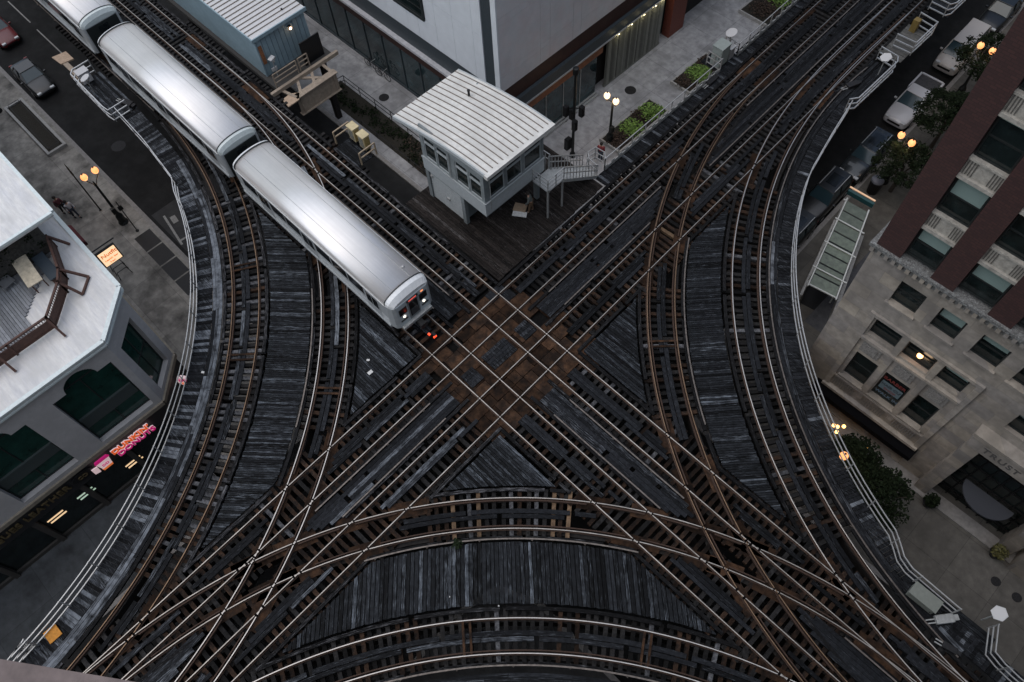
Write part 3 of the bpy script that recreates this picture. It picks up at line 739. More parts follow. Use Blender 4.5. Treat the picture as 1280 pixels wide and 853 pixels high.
# street face towards the upper right
o3, u3, in3 = (-13.9, -12.4), (-1, 0), (0, -1)
b = MB(); wall(b, tuple(pA), tuple(uc), Lc, -1.45, ZR - .12, [(.55, Lc - .55, -1.1, 3.6)], .4, inc); b.build('wall', M_lbwall, lb)
window(lb, tuple(pA), tuple(uc), inc, .55, Lc - .55, -1.1, 3.6, .28, M_glassg, 2, 2)
b = MB(); wall(b, o3, u3, 46, -1.45, ZR - .12, [(2 + 4.6 * k, 5.2 + 4.6 * k, -1.1, 3.6) for k in range(9)], .4, in3); b.build('wall', M_lbwall, lb)
for k in range(9): window(lb, o3, u3, in3, 2 + 4.6 * k, 5.2 + 4.6 * k, -1.1, 3.6, .28, M_glassg, 2, 2)
foot = [(-11.85, -60), (-11.85, -14.45), (-13.9, -12.4), (-60, -12.4), (-60, -60)]
def inset(poly, d):     # move the outline inwards (convex, as above)
    c = Vector((-36, -36)); return [tuple(Vector(p) + (Vector((-1 if p[0] > -50 else 1, 0)) + Vector((0, -1 if p[1] > -50 else 1))) * d) for p in poly]
bd = MB()
for (P, Q) in ((foot[0], foot[1]), (foot[1], foot[2]), (foot[2], foot[3])):
    P = Vector(P); Q = Vector(Q); d = (Q - P).normalized(); n_ = Vector((d.y, -d.x)); 
    bd.prism([tuple(P - n_ * .3), tuple(Q - n_ * .3), tuple(Q + n_ * .12), tuple(P + n_ * .12)], -1.75, -1.45)
bd.build('stone_band', M_band, lb)
b = MB()      # shop storey
for (P, Q) in ((foot[0], foot[1]), (foot[1], foot[2]), (foot[2], foot[3])):
    P = Vector(P); Q = Vector(Q); d = (Q - P).normalized(); n_ = Vector((d.y, -d.x))
    b.prism([tuple(P - n_ * .3), tuple(Q - n_ * .3), tuple(Q - n_ * .03), tuple(P - n_ * .03)], -3.2, -1.752)
b.build('sign_fascia', M_shop, lb)
b = MB(); g = MB(); L_ = 45.5
for k in range(16):
    a = 60 - 14.6 - k * 2.9
    obox(b, o1, u1, in1, a - .28, a, .1, .5, ZS + .05, -3.2, var=.5)
    obox(g, o1, u1, in1, a - 2.9, a - .28, .35, .38, -6.3, -3.35)
    obox(b, o1, u1, in1, a - 2.9, a - .28, .3, .45, -3.35, -3.2); obox(b, o1, u1, in1, a - 2.9, a - .28, .22, .5, ZS + .05, -6.25)
b.build('shopfront', mat('shop_pier', (.05, .046, .042), .7, noise=.2), lb); g.build('shop_window', M_glass, lb)
b = MB(); g = MB()
for k in range(12):
    a = .4 + k * 3.2; obox(b, o3, u3, in3, a, a + .4, .05, .5, ZS + .05, -3.2, var=.5); obox(g, o3, u3, in3, a + .4, a + 3.2, .35, .38, -6.3, -3.3)
    obox(b, o3, u3, in3, a + .4, a + 3.2, .25, .5, ZS + .05, -6.3)
obox(b, tuple(pA), tuple(uc), inc, 0, .3, .05, .4, ZS + .05, -3.2); obox(b, tuple(pA), tuple(uc), inc, Lc - .3, Lc, .05, .4, ZS + .05, -3.2)
obox(g, tuple(pA), tuple(uc), inc, .3, Lc - .3, .3, .33, -6.5, -3.2)
b.build('shopfront', mat('shop_pier', (.05, .046, .042)), lb); g.build('shop_window', M_glass, lb)
b = MB(); b.prism([(-12.4, -60), (-12.4, -14.7), (-14.1, -12.9), (-60, -12.9), (-60, -60)], ZS, -1.8); b.build('interior', mat('dark_interior', (.01, .01, .01), .9), lb)
# ceiling lamps seen through the shop windows
M_tube = mat('shop_tube_light', (.9, .8, .6), .5, emit=(1, .66, .36), estr=.7); M_tubeg = mat('shop_tube_light_green', (.9, .9, .8), .5, emit=(.6, .85, .65), estr=.4)
for (a, zz, m_) in ((60 - 22.6, -4.4, M_tube), (60 - 20.75, -4.4, M_tubeg), (60 - 17.9, -4.9, M_tube)):
    b = MB(); obox(b, o1, u1, in1, a - .5, a + .45, .32, .345, zz, zz + .1); obox(b, o1, u1, in1, a - .45, a + .5, .32, .345, zz - .3, zz - .2); b.build('ceiling_lamp', m_, lb)
# roof slab with membrane, gutter edge
b = MB(); rf = [(-11.68, -60), (-11.68, -14.38), (-13.83, -12.2), (-60, -12.2), (-60, -60)]
b.prism(rf, ZR - .1, ZR + .12); b.build('roof', M_membr, lb)
b = MB()
for P, Q in ((rf[0], rf[1]), (rf[1], rf[2]), (rf[2], rf[3])): b.bar((*P, ZR + .16), (*Q, ZR + .16), .22, .1); b.bar((*P, ZR - .16), (*Q, ZR - .16), .16, .1)
b.build('coping', mat('pale_metal_coping', (.62, .68, .67), .5, .1, noise=.1), lb)
# terrace: boarded floor, lattice fence with braces
tr = MB(); y = -16.2
M_tdeck = mat('terrace_boards', (.21, .22, .235), .75, var=.25, noise=.2, nscale=2, fine=.2)
k = -60.0
while k < -13.6:
    tr.b2(-45, -14.15 if k < -16.4 else -15.6 - (k + 16.4) * .9, k, k + .135, ZR + .12, ZR + .2); k += .15
tr.build('terrace_floor', M_tdeck, lb)
fence = thing('terrace_fence', 'dark brown lattice fence with slanted braces on the white terrace roof', 'fence')
M_fence = mat('brown_stained_wood', (.075, .036, .026), .75, noise=.35, nscale=3, fine=.3)
FP = [(-13.98, -30, ZR + .14), (-13.98, -15.55, ZR + .14), (-15.3, -14.3, ZR + .14), (-17.6, -13.3, ZR + .14)]
FP = [(-14.0, -32), (-14.0, -15.55), (-15.4, -14.15), (-16.1, -13.75), (-18.3, -13.15)]
for i in range(len(FP) - 1):
    P = Vector((*FP[i], 0)); Q = Vector((*FP[i + 1], 0)); b = MB(); L0 = (Q - P).length; d = (Q - P) / L0
    z0 = ZR + .14
    b.bar(P + Vector((0, 0, z0 + .95)), Q + Vector((0, 0, z0 + .95)), .1, .08); b.bar(P + Vector((0, 0, z0 + .12)), Q + Vector((0, 0, z0 + .12)), .07, .1)
    b.bar(P + Vector((0, 0, z0 + .66)), Q + Vector((0, 0, z0 + .66)), .05, .06)
    n = max(1, int(L0 / 1.9))
    for k in range(n + 1): c = P + (Q - P) * k / n; b.bar(c + Vector((0, 0, z0)), c + Vector((0, 0, z0 + 1.0)), .1)
    b.build('fence_frame', M_fence, fence)
    b = MB(); b.bar(P + Vector((0, 0, z0 + .4)), Q + Vector((0, 0, z0 + .4)), .02, .5)
    s = 0
    while s < L0 - .12:
        for sg in (0, 1):
            a_ = P + d * (s + (.1 if sg else 0)); c_ = P + d * (s + (0 if sg else .1)); b.bar(a_ + Vector((0, 0, z0 + .68)), c_ + Vector((0, 0, z0 + .92)), .018)
        s += .13
    b.build('lattice', M_fence, fence)
for p_, q_ in (((-14.0, -15.6), (-13.2, -15.5)), ((-14.0, -18.2), (-13.2, -18.1)), ((-14.0, -21.0), (-13.2, -20.9)), ((-15.4, -14.15), (-14.7, -13.7)), ((-16.1, -13.75), (-15.4, -12.95)), ((-18.3, -13.15), (-17.9, -12.6))):
    b = MB(); b.bar((*p_, ZR + 1.0), (*q_, ZR + .18), .11); b.build('brace', M_fence, fence)
b = MB(); b.bar((-15.4, -12.95, ZR + .2), (-14.7, -13.7, ZR + .2), .1); b.build('brace', M_fence, fence)
# terrace furniture
t = thing('terrace_table', 'cream topped long table beside the lattice fence on the terrace', 'table')
b = MB(); b.box((-17.2, -14.9, ZR + .95), (2.0, .75, .06), rz=math.radians(-4)); bevel(b.build('table_top', mat('cream_table_top', (.5, .44, .33), .6, noise=.25, nscale=2), t), .01)
for sx in (-.8, .8):
    for sy in (-.28, .28): b = MB(); b.box((-17.2 + sx, -14.9 + sy, ZR + .56), (.06, .06, .72)); b.build('leg', M_fence, t)
t = thing('terrace_bench', 'dark slate coloured bench top between the cream table and the fence', 'bench')
b = MB(); b.box((-17.1, -14.1, ZR + .62), (1.9, .6, .07)); b.build('seat', mat('slate_seat', (.035, .05, .065), .6), t)
for sx in (-.8, .8): b = MB(); b.box((-17.1 + sx, -14.1, ZR + .4), (.08, .5, .4)); b.build('leg', M_fence, t)
t = thing('lounge_chair', 'grey folding lounge chair on the terrace near the white upper roof', 'chair')
mc = mat('grey_canvas', (.12, .125, .13), .8, noise=.15)
b = MB(); b.box((-18.0, -16.0, ZR + .5), (.95, .62, .05), rz=.2); b.build('seat', mc, t)
b = MB(); b.box((-18.55, -16.1, ZR + .78), (.8, .62, .05), M=Matrix.Rotation(.2, 3, 'Z') @ Matrix.Rotation(.8, 3, 'Y')); b.build('backrest', mc, t)
for sx, sy in ((-.35, -.28), (.4, -.28), (-.35, .28), (.4, .28)): b = MB(); b.box((-18.0 + sx, -16.0 + sy, ZR + .32), (.04, .04, .36)); b.build('leg', M_galv, t)
# neighbouring higher roof
nb = thing('rooftop_house', 'higher white roofed block with ivy covered wall behind the terrace', 'building')
b = MB(); b.prism([(-17.6, -12.25), (-60, -12.25), (-60, -45), (-17.6, -45)], 7.75, 7.98); b.build('roof', M_membr, nb)
b = MB(); b.bar((-17.55, -12.25, 8.03), (-17.55, -45, 8.03), .16, .14); b.bar((-17.6, -12.2, 8.03), (-60, -12.2, 8.03), .16, .14); b.build('coping', mat('pale_metal_coping', (.6, .6, .6)), nb)
b = MB(); b.b2(-59, -18.2, -44, -13.2, ZR + .12, 7.75); b.build('wall', mat('dark_rough_wall', (.05, .048, .043), .9, noise=.5, nscale=3, fine=.5), nb)
b = MB()
for k in range(60): leaves(b, (-18.1, rnd(-24, -13.4), rnd(ZR + .3, 7.6)), .35, 26, .06, (.35, 1, 1), 0)
b.build('ivy', M_leafd, nb)
# -------------------------------------------------- writing
def text(name, s, size, m, parent, loc, u, up, ext=.03, align='LEFT', wd=1.0, spacing=1.0):
    """solid letters: u = reading direction, up = up direction of the letters"""
    cu = bpy.data.curves.new(name, 'FONT'); cu.body = s; cu.size = size; cu.extrude = ext; cu.align_x = align; cu.offset = size * .018 * wd; cu.space_character = spacing
    o = bpy.data.objects.new(name, cu); COL.objects.link(o); bpy.context.view_layer.update()
    me = bpy.data.meshes.new_from_object(o.evaluated_get(bpy.context.evaluated_depsgraph_get())); bpy.data.objects.remove(o)
    me.materials.clear(); me.materials.append(m); n = bpy.data.objects.new(name, me); COL.objects.link(n)
    u = Vector(u).normalized(); v = Vector(up).normalized(); w_ = u.cross(v)
    n.matrix_world = Matrix.Translation(loc) @ Matrix((u, v, w_)).transposed().to_4x4()
    if parent: n.parent = parent
    return n
M_orange = mat('lit_orange_letters', (.5, .1, .03), .5, emit=(1, .14, .02), estr=.4)
M_pink = mat('lit_pink_letters', (.4, .02, .15), .5, emit=(.75, .015, .22), estr=.3)
M_palelit = mat('lit_white_panel', (.85, .75, .78), .5, emit=(1, .70, .70), estr=.3)
M_dkorange = mat('lit_dark_orange', (.6, .16, .05), .5, emit=(.7, .16, .04), estr=.5)
ds = thing('shop_sign', 'lit orange and pink two line shop sign with a cup emblem on the dark fascia', 'sign')
X = -11.62
text('lettering', 'DUNKIN\u2019', .56, M_orange, ds, (X, -18.15, -2.35), (0, 1, 0), (0, 0, 1), .04, wd=1.6)
text('lettering_outline', 'DUNKIN\u2019', .56, M_palelit, ds, (X - .03, -18.15, -2.35), (0, 1, 0), (0, 0, 1), .03, wd=3.2)
text('lettering', 'DONUTS', .56, M_pink, ds, (X, -18.0, -2.84), (0, 1, 0), (0, 0, 1), .04, wd=1.6)
text('lettering_outline', 'DONUTS', .56, M_palelit, ds, (X - .03, -18.0, -2.84), (0, 1, 0), (0, 0, 1), .03, wd=3.2)
b = MB(); c0 = -18.75
def yz(b, poly, x0, x1, **k):
    n = len(poly); vs = [(x0, y, z) for y, z in poly] + [(x1, y, z) for y, z in poly]
    b.add(vs, [list(range(n)), list(range(n, 2 * n))[::-1]] + [[i, (i + 1) % n, n + (i + 1) % n, n + i] for i in range(n)], **k)
yz(b, [(c0 - .28, -2.95), (c0 + .24, -2.95), (c0 + .4, -2.1), (c0 - .38, -2.1)], X - .06, X + .02); cup = b.build('cup', M_palelit, ds)
b = MB(); yz(b, [(c0 - .42, -2.12), (c0 + .44, -2.12), (c0 + .36, -1.9), (c0 - .34, -1.9)], X - .06, X + .03); b.build('cup_lid', M_pink, cup)
b = MB(); yz(b, [(c0 - .3, -2.95), (c0 + .25, -2.95), (c0 + .28, -2.78), (c0 - .33, -2.78)], X - .05, X + .03); b.build('cup_base', M_dkorange, cup)
text('cup_mark', 'DD', .26, M_pink, cup, (X + .02, c0 - .2, -2.6), (0, 1, 0), (0, 0, 1), .02)
b = MB(); yz(b, [(c0 - .75, -2.75), (c0 - .45, -2.85), (c0 - .4, -2.3), (c0 - .72, -2.25)], X - .06, X + .02); b.build('muffin', M_palelit, cup)
rs = thing('round_shop_sign', 'small pink oval hanging sign beside the white railing at the building corner', 'sign')
cR = Vector((-12.95, -13.2, -2.35)); du = Vector((.7071, .7071, 0)); perp = Vector((-.7071, .7071, 0))
b = MB(); n = 20; vs = []
for s_ in (-.08, .08):
    for i in range(n): a = 2 * math.pi * i / n; vs.append(cR + du * (.42 + .38 * math.cos(a)) + Vector((0, 0, .5 * math.sin(a))) + perp * s_)
b.add(vs, [list(range(n))[::-1], list(range(n, 2 * n))] + [[i, (i + 1) % n, n + (i + 1) % n, n + i] for i in range(n)]); b.build('panel', M_palelit, rs)
text('lettering', 'DD', .34, M_pink, rs, cR + du * .2 - perp * .1 + Vector((0, 0, .05)), du, (0, 0, 1), .02); b = MB(); b.bar(cR + Vector((0, 0, .45)), cR - du * .3 + Vector((0, 0, .45)), .05); b.build('bracket', M_black, rs)
text('lettering', 'DD', .26, M_dkorange, rs, cR + du * .24 - perp * .1 + Vector((0, 0, -.3)), du, (0, 0, 1), .02)
M_brass = mat('dull_brass_letters', (.22, .17, .09), .45, .7)
fl = thing('fascia_lettering', 'dull brass shop letters with an oval emblem on the lower left fascia', 'lettering')
text('lettering', 'JACQUES LEATHER', .62, M_brass, fl, (X - .18, -26.3, -2.6), (0, 1, 0), (0, 0, 1), .04, spacing=1.06)
b = MB(); n = 24; yz(b, [(-19.95 + .62 * math.cos(2*math.pi*i/n), -2.35 + .36 * math.sin(2*math.pi*i/n)) for i in range(n)], X - .24, X - .14); b.build('emblem', M_black, fl)
text('emblem_text', 'CO', .36, M_brass, fl, (X - .12, -20.25, -2.48), (0, 1, 0), (0, 0, 1), .02)
hs = thing('hanging_sign', 'lit cream box sign with orange writing over the left pavement', 'sign')
b = MB(); b.b2(-24.1, -23.98, -11.95, -10.62, -3.62, -2.2); b.build('sign_box', M_black, hs)
M_cream = mat('lit_cream_panel', (.9, .75, .55), .5, emit=(1, .68, .40), estr=.85)
b = MB(); b.b2(-23.975, -23.95, -11.86, -10.70, -3.53, -2.6 + .3); b.build('face', M_cream, hs)
text('lettering', 'Nutfit', .44, M_dkorange, hs, (-23.94, -11.78, -2.8), (0, 1, 0), (0, 0, 1), .008, wd=1)
text('lettering', 'health bar', .23, M_dkorange, hs, (-23.94, -11.72, -3.15), (0, 1, 0), (0, 0, 1), .005)
text('lettering', 'fresh', .2, M_dkorange, hs, (-23.94, -11.5, -3.42), (0, 1, 0), (0, 0, 1), .005)
b = MB(); b.bar((-24.2, -12.4, -2.05), (-24.2, -10.4, -2.05), .06); b.bar((-24.2, -12.4, -1.9), (-24.2, -12.4, -2.5), .05); b.build('bracket', M_black, hs)
# red awning over the left doorway, patio heater stand / bicycle rack
t = thing('red_awning', 'dark red awning at the upper end of the grey corner building', 'awning')
b = MB(); b.add([(-28.2, -12.4, -2.5), (-26.3, -12.4, -2.5), (-26.3, -11.75, -3.1), (-28.2, -11.75, -3.1), (-28.2, -11.75, -3.4), (-26.3, -11.75, -3.4), (-28.2, -12.4, -3.4), (-26.3, -12.4, -3.4)],
      [[0, 3, 2, 1], [3, 4, 5, 2], [0, 6, 4, 3], [1, 2, 5, 7]]); b.build('cover', mat('dark_red_canvas', (.085, .011, .017), .8, noise=.15), t)
b = MB(); b.bar((-28.2, -11.77, -3.38), (-26.3, -11.77, -3.38), .04); b.build('frame', M_black, t)

# ------------------------------------------------------------------ white building at the top
wb = thing('white_panel_building', 'large pale panelled building with dark corner stripe and glazed ground floor', 'building')
M_pan = mat('pale_metal_panel', (.66, .69, .715), .5, .05, noise=.05, nscale=.6)
M_pan2 = mat('pale_warm_panel', (.60, .60, .61), .55, .05, noise=.06, nscale=.6, col2=(.62, .575, .58))
M_gap = mat('panel_joint', (.22, .235, .26), .7)
M_slate = mat('slate_metal', (.05, .062, .07), .5, .2, noise=.1)
M_brown = mat('brown_metal_band', (.045, .020, .016), .6, .1, noise=.25, nscale=1)
M_copper = mat('copper_band', (.26, .11, .055), .55, .3, noise=.25, nscale=1)
HT = 19
b = MB(); b.b2(-70, -13.35, 13.3, 80, .5, HT); b.build('core', M_gap, wb)
pn = MB(); x = -14.62; first = True
ws = [.86, 1.9, 1.75, 1.9, 1.15, 2.2, 1.9, 1.9, 2.2] * 5; k = 0
holeL = (-23.4, -20.2)
while x > -68:
    w_ = ws[k % len(ws)]; z = .42
    while z < HT - .1:
        h_ = 3.85 if z > .5 else 2.0 - .42 + 2.1
        zz1 = min(z + h_, HT)
        x0, x1 = x - w_ + .008, x - .008
        if not (x1 > holeL[0] and x0 < holeL[1] and zz1 > 2.3 and z < 7.5): pn.b2(x0, x1, 13.2, 13.3, z + .008, zz1 - .008, var=R())
        else:
            if z < 2.25: pn.b2(x0, x1, 13.2, 13.3, z + .008, 2.2)
            for a_, c_ in ((x0, min(x1, holeL[0] - .05)), (max(x0, holeL[1] + .05), x1)):
                if c_ > a_ + .05: pn.b2(a_, c_, 13.2, 13.3, max(z, 2.2) + .008, zz1 - .008)
        z = zz1
    x -= w_; k += 1
pn.b2(-13.68, -13.25, 13.2, 13.3, .42, HT); pn.build('cladding', M_pan, wb)
pn = MB(); y = 13.3; ws = [3.6, .9, 2.2, .8, 3.2]; k = 0
while y < 78:
    w_ = ws[k % 5]; z = .4
    for zz1 in (1.55, 1.95, 5.5, 6.0, 9.6, 10.1, 14, 14.5, HT):
        pn.b2(-13.35, -13.25, y + .008, y + w_ - .008, z + .008, zz1 - .008); z = zz1
    y += w_; k += 1
pn.build('cladding', M_pan2, wb)
b = MB(); b.b2(-14.6, -13.7, 13.26, 13.3, .42, HT); b.build('corner_stripe', M_slate, wb)
w_ = thing('x', 'x', 'x'); bpy.data.objects.remove(w_)
b = MB(); b.b2(-23.4, -20.25, 13.12, 13.2, 2.15, 2.35); b.b2(-20.4, -20.2, 13.12, 13.2, 2.35, 7.4); b.b2(-23.4, -23.25, 13.12, 13.2, 2.35, 7.4); b.b2(-23.4, -20.2, 13.12, 13.2, 7.4, 7.5)
f = b.build('window', M_frame, wb); b = MB(); b.b2(-23.3, -20.3, 13.22, 13.26, 2.3, 7.4); b.build('pane', M_glass, f)
b = MB()
for q in range(1, 8): b.b2(-23.25, -20.4, 13.17, 13.2, 2.35 + q * .6, 2.4 + q * .6)
b.build('louvre', M_frame, f)
# lower storey, left street side
b = MB(); b.b2(-70, -13.4, 13.3, 13.7, -1.1, .42); b.build('dark_frieze', M_slate, wb)
b = MB(); b.b2(-70, -13.3, 12.95, 13.5, -1.3, -1.1)
b.build('ledge', mat('pale_ledge', (.42, .42, .43), .6, noise=.15, nscale=1.5), wb)
b = MB(); b.b2(-70, -13.4, 13.3, 13.7, -2.35, -1.3); b.build('brown_frieze', M_brown, wb)
gl = MB(); fr = MB()
for k in range(26):
    x1 = -13.6 - k * 2.15; gl.b2(x1 - 2.09, x1, 13.52, 13.56, -6.4, -2.35); fr.b2(x1 - 2.15, x1 - 2.09, 13.46, 13.6, -6.5, -2.35)
fr.b2(-70, -13.5, 13.42, 13.6, -6.6, -6.4)
gl.build('shop_window', mat('shop_glass_blue', (.02, .04, .045), .06, 0, spec=.6, noise=.8, nscale=.35), wb); fr.build('mullion', M_slate, wb)
b = MB(); b.b2(-60, -14, 14.5, 60, ZS, -1.0); b.build('interior', mat('dark_interior', (.01, .01, .01)), wb)
# lower storey, upper right street side
b = MB(); b.b2(-13.7, -13.38, 13.4, 78, -1.0, .4); b.build('brown_frieze', M_brown, wb)
b = MB(); b.b2(-13.7, -13.12, 13.4, 31, -1.95, -1.0); cn = b.build('canopy', M_slate, wb)
b = MB(); b.b2(-13.12, -13.06, 13.4, 31, -1.97, -1.85); b.build('canopy_trim', M_galv, cn)
b = MB(); b.b2(-13.5, -13.3, 13.6, 23.4, -2.85, -1.95); b.build('copper_frieze', M_copper, wb)
gl = MB(); fr = MB()
for k in range(5):
    y0 = 14.0 + k * 1.8; gl.b2(-13.48, -13.44, y0, y0 + 1.75, -6.4, -2.8); fr.b2(-13.52, -13.38, y0 - .05, y0, -6.5, -2.8)
fr.b2(-13.55, -13.3, 13.9, 23.0, -6.55, -6.4); fr.b2(-13.2, -13.05, 14.2, 23.0, -6.55, -6.42)
gl.build('shop_window', mat('shop_glass_blue', (.02, .04, .045)), wb); fr.build('mullion', M_galvd, wb)
rb = MB(); M_rib = mat('ribbed_metal_screen', (.24, .25, .225), .45, .5, var=.5)
y = 24.0
while y < 30.3:
    rb.b2(-13.5, -13.28, y, y + .07, -6.35, -2.0); rb.b2(-13.5, -13.4, y + .07, y + .14, -6.35, -2.0); y += .14
rb.b2(-13.5, -13.3, 23.9, 30.4, -6.6, -6.35); rb.build('ribbed_screen', M_rib, wb)
for yy in (24.9, 26.3, 27.7, 29.0, 30.0):
    b = MB(); b.b2(-13.27, -13.14, yy - .07, yy + .07, -2.12, -2.0); b.build('downlight', mat('downlight_glow', (1, .9, .6), .5, emit=(1, .86, .5), estr=9), wb)
    pl_ = bpy.data.lights.new('downlight_light', 'POINT'); pl_.energy = 5; pl_.color = (1, .85, .5); pl_.shadow_soft_size = .08; lo = bpy.data.objects.new('downlight_light', pl_); COL.objects.link(lo); lo.location = (-12.95, yy, -2.35)
b = MB(); b.b2(-16, -15.5, 23.2, 60, ZS, -.9); b.build('recess_wall', mat('dark_interior', (.01, .01, .01)), wb)
b = MB(); b.b2(-13.9, -13.2, 31.4, 33.2, ZS, -1.6); tagged = b.build('red_column', mat('red_brown_pillar', (.16, .045, .03), .6, noise=.2), wb)
b = MB(); b.b2(-15.4, -12.4, 31.4, 45, -1.6, -1.2); b.build('canopy', mat('pale_ledge', (.4, .4, .4)), wb)

# ------------------------------------------------------------------ right building
rbd = thing('stone_and_brick_building', 'tall building with pale stone base and dark brick piers above a toothed cornice', 'building')
M_lime = mat('grimy_limestone', (.33, .297, .255), .85, noise=.25, nscale=.9, fine=.12, dirt=.35)
tlm = M_lime.node_tree; br = tlm.nodes.new('ShaderNodeTexBrick'); br.inputs['Scale'].default_value = 1; br.inputs['Brick Width'].default_value = 1.7; br.inputs['Row Height'].default_value = .82
br.inputs['Mortar Size'].default_value = .01; br.inputs['Color1'].default_value = (.8, .82, .88, 1); br.inputs['Color2'].default_value = (1.1, 1.08, 1.04, 1); br.inputs['Mortar'].default_value = (.72, .72, .72, 1)
tc = tlm.nodes.new('ShaderNodeTexCoord'); sx_ = tlm.nodes.new('ShaderNodeSeparateXYZ'); cx2 = tlm.nodes.new('ShaderNodeCombineXYZ'); ad = tlm.nodes.new('ShaderNodeMath')
tlm.links.new(tc.outputs['Object'], sx_.inputs[0]); tlm.links.new(sx_.outputs[0], ad.inputs[0]); tlm.links.new(sx_.outputs[1], ad.inputs[1]); tlm.links.new(ad.outputs[0], cx2.inputs[0]); tlm.links.new(sx_.outputs[2], cx2.inputs[1]); tlm.links.new(cx2.outputs[0], br.inputs['Vector'])
bs = tlm.nodes['Principled BSDF']; src = bs.inputs['Base Color'].links[0].from_socket; mx = tlm.nodes.new('ShaderNodeMix'); mx.data_type = 'RGBA'; mx.blend_type = 'MULTIPLY'; mx.inputs[0].default_value = 1
tlm.links.new(src, mx.inputs[6]); tlm.links.new(br.outputs[0], mx.inputs[7]); tlm.links.new(mx.outputs[2], bs.inputs['Base Color'])
M_brick = mat('dark_red_brick', (.10, .035, .03), .85, fine=.15)
tb = M_brick.node_tree; br = tb.nodes.new('ShaderNodeTexBrick'); br.inputs['Scale'].default_value = 1; br.inputs['Brick Width'].default_value = .26; br.inputs['Row Height'].default_value = .13; br.inputs['Mortar Size'].default_value = .014
br.inputs['Color1'].default_value = (.062, .027, .024, 1); br.inputs['Color2'].default_value = (.044, .020, .019, 1); br.inputs['Mortar'].default_value = (.035, .018, .017, 1)
tc = tb.nodes.new('ShaderNodeTexCoord'); sx_ = tb.nodes.new('ShaderNodeSeparateXYZ'); cx2 = tb.nodes.new('ShaderNodeCombineXYZ'); ad = tb.nodes.new('ShaderNodeMath')
tb.links.new(tc.outputs['Object'], sx_.inputs[0]); tb.links.new(sx_.outputs[0], ad.inputs[0]); tb.links.new(sx_.outputs[1], ad.inputs[1]); tb.links.new(ad.outputs[0], cx2.inputs[0]); tb.links.new(sx_.outputs[2], cx2.inputs[1]); tb.links.new(cx2.outputs[0], br.inputs['Vector'])
tb.links.new(br.outputs[0], tb.nodes['Principled BSDF'].inputs['Base Color'])
oR, uR, inR = (11.5, 13.0), (1, 0), (0, 1)
def hx(a0, a1, z0, z1): return (a0 - 11.5, a1 - 11.5, z0, z1)
W1 = [(13.33, 14.6), (15.37, 16.6), (17.37, 18.67), (19.4, 20.65), (21.4, 22.65), (23.4, 24.65), (25.4, 26.6)]
W2 = [(13.42, 14.85), (15.24, 16.73), (17.13, 18.42)]
H = [hx(a, c, 4.98, 6.68) for a, c in W1] + [hx(a, c, 1.98, 3.48) for a, c in W2 + [(20.8, 22.2), (23.2, 24.6)]] + [hx(a, c, -2.38, .2) for a, c in [(13.56, 14.83), (15.3, 16.72), (17.15, 18.36)]]
H.append(hx(13.0, 18.9, -6.4, -4.3)); H.append(hx(20.95, 25.2, ZS + .1, .0))
b = MB(); wall(b, oR, uR, 60, ZS, 7.45, H, .5, inR); b.b2(11.5, 12.0, 13.5, 70, ZS, 7.45); b.build('stone_base', M_lime, rbd)
for i, (a, c) in enumerate(W1): window(rbd, oR, uR, inR, a - 11.5, c - 11.5, 4.98, 6.68, .25, M_glass, 1, 2, blind=[0, .5, .35, .3, .4, .3, .3][i] or None, sill=1, sillm=M_lime)
for i, (a, c) in enumerate(W2 + [(20.8, 22.2), (23.2, 24.6)]): window(rbd, oR, uR, inR, a - 11.5, c - 11.5, 1.98, 3.48, .25, M_glass, 1, 2, blind=[None, .3, .4, .3, .3][i])
W3 = [(13.56, 14.83), (15.3, 16.72), (17.15, 18.36)]
for i, (a, c) in enumerate(W3): window(rbd, oR, uR, inR, a - 11.5, c - 11.5, -2.38, .2, .25, M_glass, 1, 1 if i == 1 else 2, sill=1, sillm=M_lime)
# projecting two-storey bay frame
b = MB()
for a, c in ((13.0, 13.3), (18.72, 19.0)): obox(b, oR, uR, inR, a - 11.5, c - 11.5, -.14, .002, -3.75, 3.55)
obox(b, oR, uR, inR, 1.5, 7.5, -.14, .002, 3.55, 3.75)
for a, c in ((14.9, 15.2), (16.8, 17.1)): obox(b, oR, uR, inR, a - 11.5, c - 11.5, -.1, .002, -3.3, 3.5)
obox(b, oR, uR, inR, 1.8, 7.22, -.2, .002, 1.6, 1.8); obox(b, oR, uR, inR, 1.5, 7.5, -.28, .002, -3.95, -3.75); obox(b, oR, uR, inR, 1.8, 7.22, -.12, .002, -2.75, -2.6)
b.build('bay_frame', M_lime, rbd)
for a in (13.45, 15.35, 17.2):
    b = MB(); obox(b, oR, uR, inR, a + .1 - 11.5, a + 1.15 - 11.5, -.05, .002, .5, 1.4); obox(b, oR, uR, inR, a + .3 - 11.5, a + .95 - 11.5, -.1, -.05, .65, 1.25)
    b.build('carved_panel', mat('carved_stone', (.22, .21, .195), .85, noise=.5, nscale=8, fine=.4, bump=.6), rbd); b = MB()
    for q in range(9): obox(b, oR, uR, inR, a + q * .14 - 11.5, a + .06 + q * .14 - 11.5, -.1, .002, -3.5, -2.8)
    b.build('balustrade_pattern', mat('carved_stone', (.22, .21, .195)), rbd)
